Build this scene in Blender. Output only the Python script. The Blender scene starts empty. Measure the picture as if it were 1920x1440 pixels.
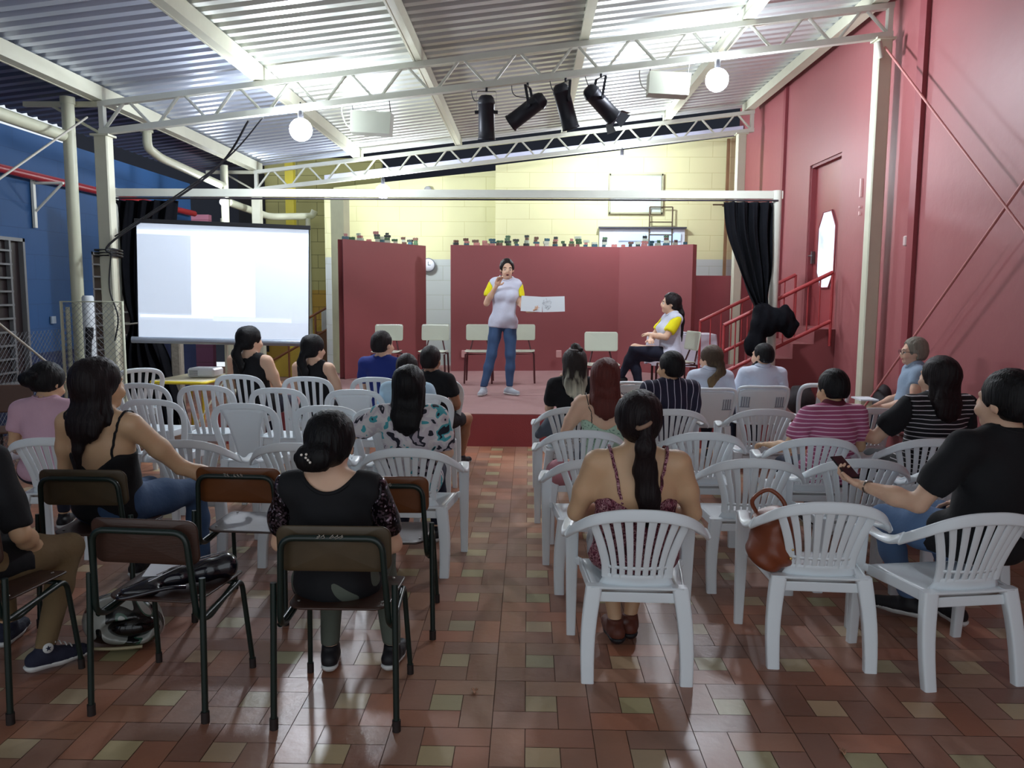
import bpy, math, random
import numpy as np
from mathutils import Vector, Matrix
random.seed(7)
PI = math.pi
SC = bpy.context.scene
COL = SC.collection
R = math.radians

# ---------------------------------------------------------------- camera
FPX, HCAM = 1530.0, 1.68
PITCH, YAW, ROLL = math.atan(172/FPX), math.atan(30/FPX), R(0.35)
cam_d = bpy.data.cameras.new('camera'); cam = bpy.data.objects.new('camera', cam_d); COL.objects.link(cam)
cam_d.sensor_width = 36; cam_d.lens = FPX/1920*36; cam_d.clip_start = .02; cam_d.clip_end = 200
CM = Matrix.Rotation(YAW, 3, 'Z') @ Matrix.Rotation(PI/2-PITCH, 3, 'X') @ Matrix.Rotation(ROLL, 3, 'Z')
cam.matrix_world = Matrix.Translation((0, 0, HCAM)) @ CM.to_4x4()
SC.camera = cam

def ray(px, py):
    return CM @ Vector(((px-960)/FPX, -(py-720)/FPX, -1))
def at(px, py, Y):
    d = ray(px, py); return Vector((d.x/d.y*Y, Y, HCAM+d.z/d.y*Y))
def onz(px, py, z):
    d = ray(px, py); t = (z-HCAM)/d.z; return Vector((d.x*t, d.y*t, z))

# ---------------------------------------------------------------- world and exposure
w = bpy.data.worlds.new('ambient_fill'); SC.world = w; w.use_nodes = True
w.node_tree.nodes['Background'].inputs[0].default_value = (.86, .93, 1.0, 1)
w.node_tree.nodes['Background'].inputs[1].default_value = 0.85  # pale even fill, added to brighten the surfaces facing the camera
SC.view_settings.view_transform = 'Standard'; SC.view_settings.look = 'None'
SC.view_settings.gamma = 1; SC.view_settings.exposure = 0.25; SC.view_settings.use_curve_mapping = False
LAMP = 320.0          # radiance of the globe lamps

# ---------------------------------------------------------------- materials
def lin(c):
    return tuple(((v/255)/12.92 if v/255 <= .04045 else ((v/255+.055)/1.055)**2.4) for v in c) + (1,)
MATS = {}
def mat(name, col, rough=.6, metal=0, var=.12, vscale=6, bump=0, bscale=40, spec=.5, emit=0, stretch=None, coat=0, alpha=1, sheen=0):
    if name in MATS: return MATS[name]
    m = bpy.data.materials.new(name); MATS[name] = m; m.use_nodes = True
    nt = m.node_tree; N = nt.nodes; L = nt.links; b = N['Principled BSDF']
    c = lin(col); b.inputs['Roughness'].default_value = rough; b.inputs['Metallic'].default_value = metal
    b.inputs['Specular IOR Level'].default_value = spec
    if coat: b.inputs['Coat Weight'].default_value = coat; b.inputs['Coat Roughness'].default_value = .15
    if sheen: b.inputs['Sheen Weight'].default_value = sheen
    tc = N.new('ShaderNodeTexCoord'); mp = N.new('ShaderNodeMapping'); L.new(tc.outputs['Object'], mp.inputs[0])
    if stretch: mp.inputs['Scale'].default_value = stretch
    nz = N.new('ShaderNodeTexNoise'); nz.inputs['Scale'].default_value = vscale; nz.inputs['Detail'].default_value = 4
    L.new(mp.outputs[0], nz.inputs['Vector'])
    mx = N.new('ShaderNodeMix'); mx.data_type = 'RGBA'
    L.new(nz.outputs['Fac'], mx.inputs[0])
    mx.inputs[6].default_value = tuple(v*(1-var) for v in c[:3])+(1,); mx.inputs[7].default_value = tuple(min(1, v*(1+var)) for v in c[:3])+(1,)
    L.new(mx.outputs[2], b.inputs['Base Color'])
    if bump:
        n2 = N.new('ShaderNodeTexNoise'); n2.inputs['Scale'].default_value = bscale; n2.inputs['Detail'].default_value = 3
        L.new(mp.outputs[0], n2.inputs['Vector'])
        bp = N.new('ShaderNodeBump'); bp.inputs['Strength'].default_value = bump; bp.inputs['Distance'].default_value = .01
        L.new(n2.outputs['Fac'], bp.inputs['Height']); L.new(bp.outputs[0], b.inputs['Normal'])
    if emit:
        b.inputs['Emission Color'].default_value = c; b.inputs['Emission Strength'].default_value = emit
    if alpha < 1: b.inputs['Alpha'].default_value = alpha
    return m
def nodes(m):
    return m.node_tree.nodes, m.node_tree.links, m.node_tree.nodes['Principled BSDF']
def ramp(N, stops, interp='CONSTANT'):
    r = N.new('ShaderNodeValToRGB'); r.color_ramp.interpolation = interp
    e = r.color_ramp.elements
    while len(e) < len(stops): e.new(.5)
    for i, (p, c) in enumerate(stops): e[i].position = p; e[i].color = lin(c)
    return r
def stripe_mat(name, base, line, axis, period, duty, rough=.8, tilt=0, wob=.004):
    """woven stripes: axis is the object axis the stripes are counted along"""
    m = mat(name, base, rough); N, L, b = nodes(m)
    tc = [n for n in N if n.type == 'TEX_COORD'][0]
    sp = N.new('ShaderNodeSeparateXYZ'); L.new(tc.outputs['Object'], sp.inputs[0])
    nz = [n for n in N if n.type == 'TEX_NOISE'][0]
    def M(op, a, b_, c=None):
        n = N.new('ShaderNodeMath'); n.operation = op
        for i, v in enumerate((a, b_)):
            if isinstance(v, (int, float)): n.inputs[i].default_value = v
            else: L.new(v, n.inputs[i])
        return n.outputs[0]
    v = M('ADD', sp.outputs[axis], M('MULTIPLY', nz.outputs['Fac'], wob*3))
    if tilt: v = M('ADD', v, M('MULTIPLY', M('ABSOLUTE', sp.outputs[0], 0), tilt))
    f = M('FRACT', M('DIVIDE', v, period), 0)
    g = M('LESS_THAN', f, duty)
    mx = N.new('ShaderNodeMix'); mx.data_type = 'RGBA'; L.new(g, mx.inputs[0])
    mx.inputs[6].default_value = lin(base); mx.inputs[7].default_value = lin(line)
    L.new(mx.outputs[2], b.inputs['Base Color'])
    return m
def floral_mat(name, stops, scale, rough=.8, distort=1.5, kind='noise'):
    m = mat(name, stops[0][1], rough); N, L, b = nodes(m)
    tc = [n for n in N if n.type == 'TEX_COORD'][0]
    if kind == 'noise':
        t = N.new('ShaderNodeTexNoise'); t.inputs['Detail'].default_value = 2; t.inputs['Distortion'].default_value = distort
        out = 'Fac'
    else:
        t = N.new('ShaderNodeTexVoronoi'); out = 'Distance'
    t.inputs['Scale'].default_value = scale; L.new(tc.outputs['Object'], t.inputs['Vector'])
    r = ramp(N, stops); L.new(t.outputs[out], r.inputs[0]); L.new(r.outputs[0], b.inputs['Base Color'])
    return m
def block_mat(name, col, line, bw=.4, bh=.2, axis='x', rough=.7, var=.08, low=None, lowz=0, mortar=.006):
    """painted blockwork: faint courses, an optional second paint below lowz"""
    m = mat(name, col, rough, var=var, vscale=1.3); N, L, b = nodes(m)
    tc = [n for n in N if n.type == 'TEX_COORD'][0]
    sp = N.new('ShaderNodeSeparateXYZ'); cb = N.new('ShaderNodeCombineXYZ'); L.new(tc.outputs['Object'], sp.inputs[0])
    L.new(sp.outputs[0 if axis == 'x' else 1], cb.inputs[0]); L.new(sp.outputs[2], cb.inputs[1])
    br = N.new('ShaderNodeTexBrick'); br.inputs['Scale'].default_value = 1
    br.inputs['Brick Width'].default_value = bw; br.inputs['Row Height'].default_value = bh; br.inputs['Mortar Size'].default_value = mortar
    br.inputs['Mortar Smooth'].default_value = .6
    L.new(cb.outputs[0], br.inputs['Vector'])
    old = [l for l in L if l.to_socket == b.inputs['Base Color']][0].from_socket
    src = old
    if low:
        lt = N.new('ShaderNodeMath'); lt.operation = 'LESS_THAN'; L.new(sp.outputs[2], lt.inputs[0]); lt.inputs[1].default_value = lowz
        m2 = N.new('ShaderNodeMix'); m2.data_type = 'RGBA'; L.new(lt.outputs[0], m2.inputs[0]); L.new(src, m2.inputs[6]); m2.inputs[7].default_value = lin(low)
        src = m2.outputs[2]
    mx = N.new('ShaderNodeMix'); mx.data_type = 'RGBA'; mx.blend_type = 'MULTIPLY'
    L.new(br.outputs['Fac'], mx.inputs[0]); L.new(src, mx.inputs[6]); mx.inputs[7].default_value = lin(line)
    L.new(mx.outputs[2], b.inputs['Base Color'])
    bp = N.new('ShaderNodeBump'); bp.inputs['Strength'].default_value = .35; bp.inputs['Distance'].default_value = .006; bp.invert = True
    L.new(br.outputs['Fac'], bp.inputs['Height']); L.new(bp.outputs[0], b.inputs['Normal'])
    return m

# ---------------------------------------------------------------- mesh helpers
class MB:
    def __init__(s): s.v = []; s.f = []; s.sm = []; s.mi = []
    def add(s, vs, fs, smooth=False, mi=0, M=None):
        o = len(s.v)
        for p in vs:
            p = Vector(p); s.v.append(tuple(M @ p) if M is not None else tuple(p))
        for f in fs: s.f.append(tuple(i+o for i in f)); s.sm.append(smooth); s.mi.append(mi)
        return s
    def box(s, c, d, M=None, mi=0, bev=0):
        x, y, z = (k/2 for k in d); cx, cy, cz = c
        if bev:
            b = min(bev, x*.9, y*.9, z*.9); vs = []; 
            bm_v = []
            for sz in (-1, 1):
                for a, bb in ((1, 0), (0, 1)):
                    pass
            # rounded in all edges: three nested loops, hull of inset boxes
            X = [(-x, b), (x, -b)]
            vs = []
            for sx in (-1, 1):
                for sy in (-1, 1):
                    for sz in (-1, 1):
                        vs.append((cx+sx*x, cy+sy*(y-b), cz+sz*(z-b)))
                        vs.append((cx+sx*(x-b), cy+sy*y, cz+sz*(z-b)))
                        vs.append((cx+sx*(x-b), cy+sy*(y-b), cz+sz*z))
            import bmesh
            bm = bmesh.new(); bv = [bm.verts.new(v) for v in vs]
            bmesh.ops.convex_hull(bm, input=bv); bm.verts.index_update()
            bmesh.ops.recalc_face_normals(bm, faces=bm.faces)
            s.add([v.co[:] for v in bm.verts], [[v.index for v in f.verts] for f in bm.faces], False, mi, M); bm.free()
            return s
        vs = [(cx+a*x, cy+b*y, cz+c_*z) for a in (-1, 1) for b in (-1, 1) for c_ in (-1, 1)]
        return s.add(vs, [(0,1,3,2), (4,6,7,5), (0,4,5,1), (2,3,7,6), (0,2,6,4), (1,5,7,3)], False, mi, M)
    def tube(s, pts, r, n=10, caps=True, mi=0, M=None, closed=False, up=None):
        pts = [Vector(p) for p in pts]; k = len(pts)
        rs = r if isinstance(r, (list, tuple)) else [r]*k
        vs = []; prev = None
        for i, p in enumerate(pts):
            if closed: t = pts[(i+1) % k]-pts[i-1]
            else: t = pts[min(i+1, k-1)]-pts[max(i-1, 0)]
            t.normalize()
            if prev is None:
                a = Vector((0, 0, 1)) if abs(t.z) < .9 else Vector((1, 0, 0))
                u = t.cross(a).normalized()
            else: u = (prev-t*prev.dot(t)).normalized()
            prev = u; w_ = t.cross(u)
            for j in range(n):
                an = 2*PI*j/n; vs.append(p+(u*math.cos(an)+w_*math.sin(an))*rs[i])
        fs = []
        for i in range(k if closed else k-1):
            a = i*n; b = ((i+1) % k)*n
            for j in range(n): fs.append((a+j, a+(j+1) % n, b+(j+1) % n, b+j))
        s.add(vs, fs, True, mi, M)
        if caps and not closed:
            s.add(vs[:n], [tuple(range(n))[::-1]], False, mi, M); s.add(vs[-n:], [tuple(range(n))], False, mi, M)
        return s
    def sweep(s, pts, W, T, w, t, mi=0, M=None, n=8, sq=.55):
        """super-ellipse section swept along pts; W, T unit directions per point, w, t half sizes per point"""
        vs = []; k = len(pts)
        for i in range(k):
            g = lambda q: q[i] if isinstance(q, (list, tuple)) and not isinstance(q, Vector) and isinstance(q[0], (list, tuple, Vector)) else q
            Wi = Vector(g(W)); Ti = Vector(g(T)); wi = w[i] if isinstance(w, (list, tuple)) else w; ti = t[i] if isinstance(t, (list, tuple)) else t
            for j in range(2*n):
                an = 2*PI*(j+.5)/(2*n); c, s_ = math.cos(an), math.sin(an)
                vs.append(Vector(pts[i])+Wi*(math.copysign(abs(c)**sq, c)*wi)+Ti*(math.copysign(abs(s_)**sq, s_)*ti))
        m_ = 2*n
        fs = [(i*m_+j, i*m_+(j+1) % m_, (i+1)*m_+(j+1) % m_, (i+1)*m_+j) for i in range(k-1) for j in range(m_)]
        s.add(vs, fs, True, mi, M); s.add(vs[:m_], [tuple(range(m_))[::-1]], False, mi, M); s.add(vs[-m_:], [tuple(range(m_))], False, mi, M)
        return s
    def shell(s, fn, nu, nv, th, mi=0, M=None, smooth=True):
        """fn(u,v)->point, u and v in 0..1; thickness th along normal"""
        P = [[Vector(fn(i/nu, j/nv)) for j in range(nv+1)] for i in range(nu+1)]
        A = []; B = []
        for i in range(nu+1):
            for j in range(nv+1):
                du = P[min(i+1, nu)][j]-P[max(i-1, 0)][j]; dv = P[i][min(j+1, nv)]-P[i][max(j-1, 0)]
                n = du.cross(dv); n = n.normalized() if n.length > 1e-9 else Vector((0, 0, 1))
                A.append(P[i][j]+n*th/2); B.append(P[i][j]-n*th/2)
        q = (nu+1)*(nv+1); ix = lambda i, j: i*(nv+1)+j
        fs = []
        for i in range(nu):
            for j in range(nv):
                a, b, c, d = ix(i, j), ix(i+1, j), ix(i+1, j+1), ix(i, j+1)
                fs.append((a, b, c, d)); fs.append((d+q, c+q, b+q, a+q))
        ed = []
        for i in range(nu): fs.append((ix(i, 0)+q, ix(i+1, 0)+q, ix(i+1, 0), ix(i, 0))); fs.append((ix(i, nv), ix(i+1, nv), ix(i+1, nv)+q, ix(i, nv)+q))
        for j in range(nv): fs.append((ix(0, j), ix(0, j+1), ix(0, j+1)+q, ix(0, j)+q)); fs.append((ix(nu, j)+q, ix(nu, j+1)+q, ix(nu, j+1), ix(nu, j)))
        return s.add(A+B, fs, smooth, mi, M)
    def lathe(s, prof, n=20, M=None, mi=0, smooth=True):
        vs = []; k = len(prof)
        for r, z in prof:
            for j in range(n): vs.append((r*math.cos(2*PI*j/n), r*math.sin(2*PI*j/n), z))
        fs = [(i*n+j, i*n+(j+1) % n, (i+1)*n+(j+1) % n, (i+1)*n+j) for i in range(k-1) for j in range(n)]
        return s.add(vs, fs, smooth, mi, M)
    def prism(s, poly, a, b, plane='xz', mi=0, M=None):
        """polygon in a plane, extruded from a to b along the third axis"""
        n = len(poly)
        def pt(p, t): return {'xz': (p[0], t, p[1]), 'yz': (t, p[0], p[1]), 'xy': (p[0], p[1], t)}[plane]
        vs = [pt(p, a) for p in poly]+[pt(p, b) for p in poly]
        fs = [tuple(range(n)), tuple(range(n, 2*n))[::-1]]+[(i, i+n, (i+1) % n+n, (i+1) % n) for i in range(n)]
        return s.add(vs, fs, False, mi, M)
    def sphere(s, c, r, n=12, M=None, mi=0):
        r = r if isinstance(r, (tuple, list)) else (r, r, r); vs = []; 
        for i in range(n+1):
            th = PI*i/n
            for j in range(2*n): ph = PI*j/n; vs.append((c[0]+r[0]*math.sin(th)*math.cos(ph), c[1]+r[1]*math.sin(th)*math.sin(ph), c[2]+r[2]*math.cos(th)))
        m_ = 2*n
        fs = [(i*m_+j, (i+1)*m_+j, (i+1)*m_+(j+1) % m_, i*m_+(j+1) % m_) for i in range(n) for j in range(m_)]
        return s.add(vs, fs, True, mi, M)
    def obj(s, name, ms, parent=None, label=None, fixn=True):
        me = bpy.data.meshes.new(name); me.from_pydata(s.v, [], s.f)
        for m in (ms if isinstance(ms, (list, tuple)) else [ms]): me.materials.append(m)
        me.polygons.foreach_set('use_smooth', s.sm); me.polygons.foreach_set('material_index', s.mi)
        if fixn:
            import bmesh
            bm = bmesh.new(); bm.from_mesh(me); bmesh.ops.recalc_face_normals(bm, faces=bm.faces); bm.to_mesh(me); bm.free()
        me.update(); o = bpy.data.objects.new(name, me); COL.objects.link(o)
        if parent: o.parent = parent
        if label: o['label'] = label
        return o
def tag(o, label=None, cat=None, group=None, kind=None):
    if label: o['label'] = label
    if cat: o['category'] = cat
    if group: o['group'] = group
    if kind: o['kind'] = kind
    return o
def thing(name, label, cat, loc=(0, 0, 0), rz=0, group=None, kind=None):
    o = bpy.data.objects.new(name, None); COL.objects.link(o); o.empty_display_size = .1
    o.location = loc; o.rotation_euler = (0, 0, rz); return tag(o, label, cat, group, kind)
def copy_tree(o, parent=None):
    c = o.copy(); COL.objects.link(c); c.parent = parent
    for ch in list(o.children): copy_tree(ch, c)
    return c
def struct(name, mb, m, label=None):
    o = mb.obj(name, m); o['kind'] = 'structure'
    if label: o['label'] = label
    return o
def catmull(P, n=6, closed=False):
    P = [Vector(p) for p in P]; out = []
    k = len(P); rng = range(k if closed else k-1)
    for i in rng:
        g = (lambda q: P[q % k]) if closed else (lambda q: P[max(0, min(k-1, q))])
        a, b, c, d = g(i-1), g(i), g(i+1), g(i+2)
        for j in range(n):
            t = j/n; out.append(.5*((2*b)+(c-a)*t+(2*a-5*b+4*c-d)*t*t+(3*b-a-3*c+d)*t**3))
    if not closed: out.append(P[-1])
    return out
def fillet(P, r, n=5):
    """polyline with rounded corners"""
    P = [Vector(p) for p in P]; out = [P[0]]
    for i in range(1, len(P)-1):
        a, b, c = P[i-1], P[i], P[i+1]; d1 = (a-b); d2 = (c-b); q = min(r, d1.length*.45, d2.length*.45)
        s_, e = b+d1.normalized()*q, b+d2.normalized()*q
        for j in range(n+1): t = j/n; out.append((1-t)**2*s_+2*t*(1-t)*b+t*t*e)
    out.append(P[-1]); return out

# ---------------------------------------------------------------- smooth solids for bodies, hair and cloth
class Field:
    """distance field on a grid; groups of primitives blended smoothly, then meshed"""
    def __init__(s, lo, hi, h):
        s.h = h; s.lo = np.array(lo, float); s.n = np.ceil((np.array(hi)-s.lo)/h).astype(int)+1
        s.ax = [s.lo[i]+h*np.arange(s.n[i]) for i in range(3)]
    def blank(s): return np.full(s.n, .6, np.float32)
    def _win(s, c0, c1, m):
        i0 = np.maximum(0, ((c0-m-s.lo)/s.h).astype(int)); i1 = np.minimum(s.n, ((c1+m-s.lo)/s.h).astype(int)+2)
        return i0, np.maximum(i1, i0)
    def grid(s, i0=(0, 0, 0), i1=None):
        i1 = s.n if i1 is None else i1
        return np.meshgrid(*[s.ax[i][i0[i]:i1[i]] for i in range(3)], indexing='ij', sparse=True)
    def union(s, F, prims, k=.03):
        for p in prims:
            kk = p[-1].get('k', k) if isinstance(p[-1], dict) else k
            if p[0] == 'e':      # ellipsoid centre, radii, rotation
                c = np.array(p[1], float); r = np.array(p[2], float); Rm = np.array(p[3]) if len(p) > 3 and p[3] is not None and not isinstance(p[3], dict) else np.eye(3)
                m = r.max(); i0, i1 = s._win(c-m, c+m, .12); X, Y, Z = s.grid(i0, i1)
                X = X-c[0]; Y = Y-c[1]; Z = Z-c[2]
                q = [(Rm[0, j]*X+Rm[1, j]*Y+Rm[2, j]*Z)/r[j] for j in range(3)]
                k0 = np.sqrt(q[0]**2+q[1]**2+q[2]**2); k1 = np.sqrt((q[0]/r[0])**2+(q[1]/r[1])**2+(q[2]/r[2])**2)+1e-6
                d = k0*(k0-1)/k1
            else:                # tapered capsule a, b, ra, rb, optional flatten (dir, factor)
                a = np.array(p[1], float); b = np.array(p[2], float); ra, rb = p[3], p[4]
                m = max(ra, rb); i0, i1 = s._win(np.minimum(a, b)-m, np.maximum(a, b)+m, .12); X, Y, Z = s.grid(i0, i1)
                ab = b-a; X = X-a[0]; Y = Y-a[1]; Z = Z-a[2]
                t = np.clip((X*ab[0]+Y*ab[1]+Z*ab[2])/(ab@ab+1e-9), 0, 1)
                dx, dy, dz = X-t*ab[0], Y-t*ab[1], Z-t*ab[2]
                fl = 1
                if len(p) > 5 and isinstance(p[5], (tuple, list)):
                    fd = np.array(p[5][0], float); fd /= np.linalg.norm(fd); fl = p[5][1]
                    pr = dx*fd[0]+dy*fd[1]+dz*fd[2]; e = pr*(1/fl-1)
                    dx, dy, dz = dx+e*fd[0], dy+e*fd[1], dz+e*fd[2]
                d = (np.sqrt(dx**2+dy**2+dz**2)-(ra+(rb-ra)*t))*min(1, (fl+1)/2)
            sl = tuple(slice(i0[j], i1[j]) for j in range(3)); G = F[sl]; d = d.astype(np.float32)
            hh = np.clip(.5+.5*(G-d)/kk, 0, 1); F[sl] = G+(d-G)*hh-kk*hh*(1-hh)
        return F
    def smin(s, A, B, k):
        hh = np.clip(.5+.5*(A-B)/k, 0, 1); return A+(B-A)*hh-k*hh*(1-hh)
    def mesh(s, F, iters=2):
        F = F.copy(); F[0], F[-1] = .1, .1; F[:, 0], F[:, -1] = .1, .1; F[:, :, 0], F[:, :, -1] = .1, .1
        ins = F < 0; c = np.zeros(np.array(F.shape)-1, np.int8)
        for dx in (0, 1):
            for dy in (0, 1):
                for dz in (0, 1): c += ins[dx:dx+c.shape[0], dy:dy+c.shape[1], dz:dz+c.shape[2]]
        idx = np.argwhere((c > 0) & (c < 8))
        if len(idx) == 0: return [], []
        vid = np.full(c.shape, -1, np.int32); vid[tuple(idx.T)] = np.arange(len(idx))
        acc = np.zeros((len(idx), 3)); cnt = np.zeros(len(idx))
        for ax in range(3):
            o1, o2 = [a for a in range(3) if a != ax]
            for u in (0, 1):
                for v in (0, 1):
                    off = np.zeros(3, int); off[o1] = u; off[o2] = v; e = off.copy(); e[ax] = 1
                    A = F[tuple((idx+off).T)]; B = F[tuple((idx+e).T)]
                    k = (A < 0) != (B < 0); t = A/(A-B+1e-12)
                    p = np.tile(off.astype(float), (len(idx), 1)); p[:, ax] = t
                    acc[k] += p[k]; cnt[k] += 1
        V = s.lo+s.h*(idx+acc/cnt[:, None])
        Q = []
        for ax in range(3):
            o1, o2 = [(1, 2), (2, 0), (0, 1)][ax]
            sl0 = [slice(None)]*3; sl1 = [slice(None)]*3; sl0[ax] = slice(0, -1); sl1[ax] = slice(1, None)
            a = ins[tuple(sl0)]; b = ins[tuple(sl1)]
            E = np.argwhere(a != b); E = E[(E[:, o1] > 0) & (E[:, o2] > 0)]
            fl = a[tuple(E.T)]
            q = []
            for du, dv in ((1, 1), (0, 1), (0, 0), (1, 0)):
                g = E.copy(); g[:, o1] -= du; g[:, o2] -= dv; q.append(vid[tuple(g.T)])
            q = np.stack(q, 1); q[~fl] = q[~fl][:, ::-1]; Q.append(q)
        Q = np.concatenate(Q); Q = Q[(Q >= 0).all(1)]
        # a little Laplacian smoothing
        for _ in range(iters):
            S = np.zeros_like(V); C = np.zeros(len(V))
            for i in range(4):
                j = (i+1) % 4
                np.add.at(S, Q[:, i], V[Q[:, j]]); np.add.at(S, Q[:, j], V[Q[:, i]]); np.add.at(C, Q[:, i], 1); np.add.at(C, Q[:, j], 1)
            V = V*.45+.55*S/np.maximum(C, 1)[:, None]
        return V, Q
def mesh_np(name, parts, m, parent=None, label=None):
    Vs = []; Qs = []; o = 0
    for V, Q in parts:
        if len(V) == 0: continue
        Vs.append(V); Qs.append(np.asarray(Q)+o); o += len(V)
    V = np.concatenate(Vs); Q = np.concatenate(Qs).astype(np.int32)
    me = bpy.data.meshes.new(name); me.vertices.add(len(V)); me.vertices.foreach_set('co', V.astype(np.float32).ravel())
    me.loops.add(Q.size); me.loops.foreach_set('vertex_index', Q.ravel())
    me.polygons.add(len(Q)); me.polygons.foreach_set('loop_start', np.arange(0, Q.size, 4, dtype=np.int32))
    me.polygons.foreach_set('use_smooth', np.ones(len(Q), bool))
    me.update(calc_edges=True); me.validate()
    me.materials.append(m)
    ob = bpy.data.objects.new(name, me); COL.objects.link(ob)
    if parent: ob.parent = parent
    if label: ob['label'] = label
    return ob
def blob(name, prims, h, m, parent=None, k=.02, clip=None, label=None, disp=None):
    """one smooth solid from primitives on its own grid"""
    lo = np.full(3, 9.); hi = np.full(3, -9.)
    for p in prims:
        if p[0] == 'e': c = np.array(p[1]); r = max(p[2]); lo = np.minimum(lo, c-r); hi = np.maximum(hi, c+r)
        else:
            for c, r in ((p[1], p[3]), (p[2], p[4])): c = np.array(c); lo = np.minimum(lo, c-r); hi = np.maximum(hi, c+r)
    f = Field(lo-.04, hi+.04, h); F = f.union(f.blank(), prims, k)
    if disp: F = F+disp(*f.grid())
    if clip: F = np.maximum(F, clip(*f.grid()))
    V, Q = f.mesh(F)
    return mesh_np(name, [(V, Q)], m, parent, label)
# ================================================================ the setting
def zt(x): return 3.61+.12*(x+4.45)            # top of the trusses, rising to the right
WHITE_METAL = mat('white_paint_metal', (206, 208, 196), .45, var=.06)
CREAM_METAL = mat('cream_paint_metal', (196, 196, 174), .5, var=.08)
PVC = mat('grey_pvc', (196, 198, 172), .45, var=.08)
RED_WALL = mat('red_wall_paint', (154, 88, 90), .5, var=.10, vscale=1.1, bump=.25, bscale=9)
RED_DARK = mat('dark_red_paint', (138, 62, 68), .5, var=.08, vscale=2)
RED_FLAT = mat('red_flat_paint', (136, 70, 72), .6, var=.05, vscale=2)
STAGE_TOP = mat('stage_carpet', (138, 102, 100), .8, var=.10, vscale=5, bump=.2, bscale=90)
STAGE_FRONT = mat('stage_carpet_front', (162, 74, 78), .75, var=.08, vscale=3, bump=.2, bscale=90)
BLACK = mat('black_plastic', (18, 18, 22), .4, var=.2)
DARK = mat('opening_shade', (10, 10, 14), .9)
BLACK_CLOTH = mat('black_cloth', (9, 11, 18), .9, var=.25, vscale=8, bump=.3, bscale=60, spec=.2)

# floor: pinwheel of 13 x 26 cm clay tiles round small ochre squares, one quad per tile on a dark grout bed
U = .1297; PX = 3*U
TILE = mat('clay_tiles', (130, 70, 55), .28, bump=.12, bscale=25, spec=.5); N, L, b = nodes(TILE)
at_ = N.new('ShaderNodeAttribute'); at_.attribute_name = 'tint'; nz = N.new('ShaderNodeTexNoise'); nz.inputs['Scale'].default_value = 1.6; nz.inputs['Detail'].default_value = 5
tc = [n for n in N if n.type == 'TEX_COORD'][0]; L.new(tc.outputs['Object'], nz.inputs['Vector'])
r_ = ramp(N, [(0, (190, 186, 184)), (.45, (222, 222, 222)), (.7, (250, 246, 244))], 'LINEAR'); L.new(nz.outputs['Fac'], r_.inputs[0])
mx = N.new('ShaderNodeMix'); mx.data_type = 'RGBA'; mx.blend_type = 'MULTIPLY'; mx.inputs[0].default_value = 1
L.new(at_.outputs['Color'], mx.inputs[6]); L.new(r_.outputs[0], mx.inputs[7]); L.new(mx.outputs[2], b.inputs['Base Color'])
rr = N.new('ShaderNodeMapRange'); rr.inputs[3].default_value = .20; rr.inputs[4].default_value = .50; L.new(nz.outputs['Fac'], rr.inputs[0]); L.new(rr.outputs[0], b.inputs['Roughness'])
GROUT = mat('floor_grout', (112, 82, 68), .8, var=.2)
fl = MB(); cols = []
x0, x1, y0, y1 = -6.0, 3.7, -1.2, 18.0
fl.add([(x0-1.5, y0, -.004), (x1, y0, -.004), (x1, y1, -.004), (x0-1.5, y1, -.004)], [(0, 1, 2, 3)], mi=1); cols.append((1, 1, 1, 1))
rnd = random.Random(3); g = .0016
TONES = [(178, 126, 98), (172, 118, 92), (164, 116, 94), (180, 136, 110), (156, 108, 86), (172, 128, 108), (166, 126, 106), (184, 124, 96)]
for i in range(math.floor(x0/PX)-1, math.ceil(x1/PX)+1):
    for j in range(math.floor(y0/PX)-1, math.ceil(9.2/PX)+1):
        ox, oy = i*PX-U, j*PX+.01-U
        for (a, b_, c, d, kind) in ((1, 2, 1, 2, 'y'), (0, 2, 0, 1, 'r'), (2, 3, 0, 2, 'r'), (1, 3, 2, 3, 'r'), (0, 1, 1, 3, 'r')):
            X0, X1, Y0, Y1 = max(x0, ox+a*U+g), min(x1, ox+b_*U-g), max(y0, oy+c*U+g), oy+d*U-g
            if X1 <= X0 or Y1 <= Y0: continue
            fl.add([(X0, Y0, 0), (X1, Y0, 0), (X1, Y1, 0), (X0, Y1, 0)], [(0, 1, 2, 3)])
            t = lin((196+rnd.randint(-8, 8), 178+rnd.randint(-8, 6), 138)) if kind == 'y' else lin(rnd.choice(TONES))
            q = rnd.uniform(.85, 1.12); cols.append((t[0]*q, t[1]*q, t[2]*q, 1))
for i in range(0, 24):   # plain tiles beyond the stage front, on the left
    for j in range(0, 22):
        X0, Y0 = -6+i*.13*1.0, 9.45+j*.26
        if X0 > -3.0: continue
        fl.add([(X0+g, Y0+g, 0), (X0+.13-g, Y0+g, 0), (X0+.13-g, Y0+.26-g, 0), (X0+g, Y0+.26-g, 0)], [(0, 1, 2, 3)]); cols.append(lin(rnd.choice(TONES)))
fo = fl.obj('floor', [TILE, GROUT], fixn=False); fo['kind'] = 'structure'
ca = fo.data.color_attributes.new('tint', 'FLOAT_COLOR', 'CORNER')
arr = np.repeat(np.array(cols, np.float32), 4, axis=0); ca.data.foreach_set('color', arr.ravel())

# stage: carpeted platform with a seam behind its front strip
SZ = .36
m_ = MB(); m_.box((.15, 11.75, SZ/2-.004), (7.1, 5.9, SZ-.008)); m_.box((.15, 9.61, SZ-.004), (7.1, 1.61, .008), mi=1); m_.box((.15, 12.57, SZ-.004), (7.1, 4.26, .008), mi=1)
struct('trim_1', m_, [STAGE_FRONT, STAGE_TOP], 'low stage platform with dusty pink carpet top and dark red front')
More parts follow.
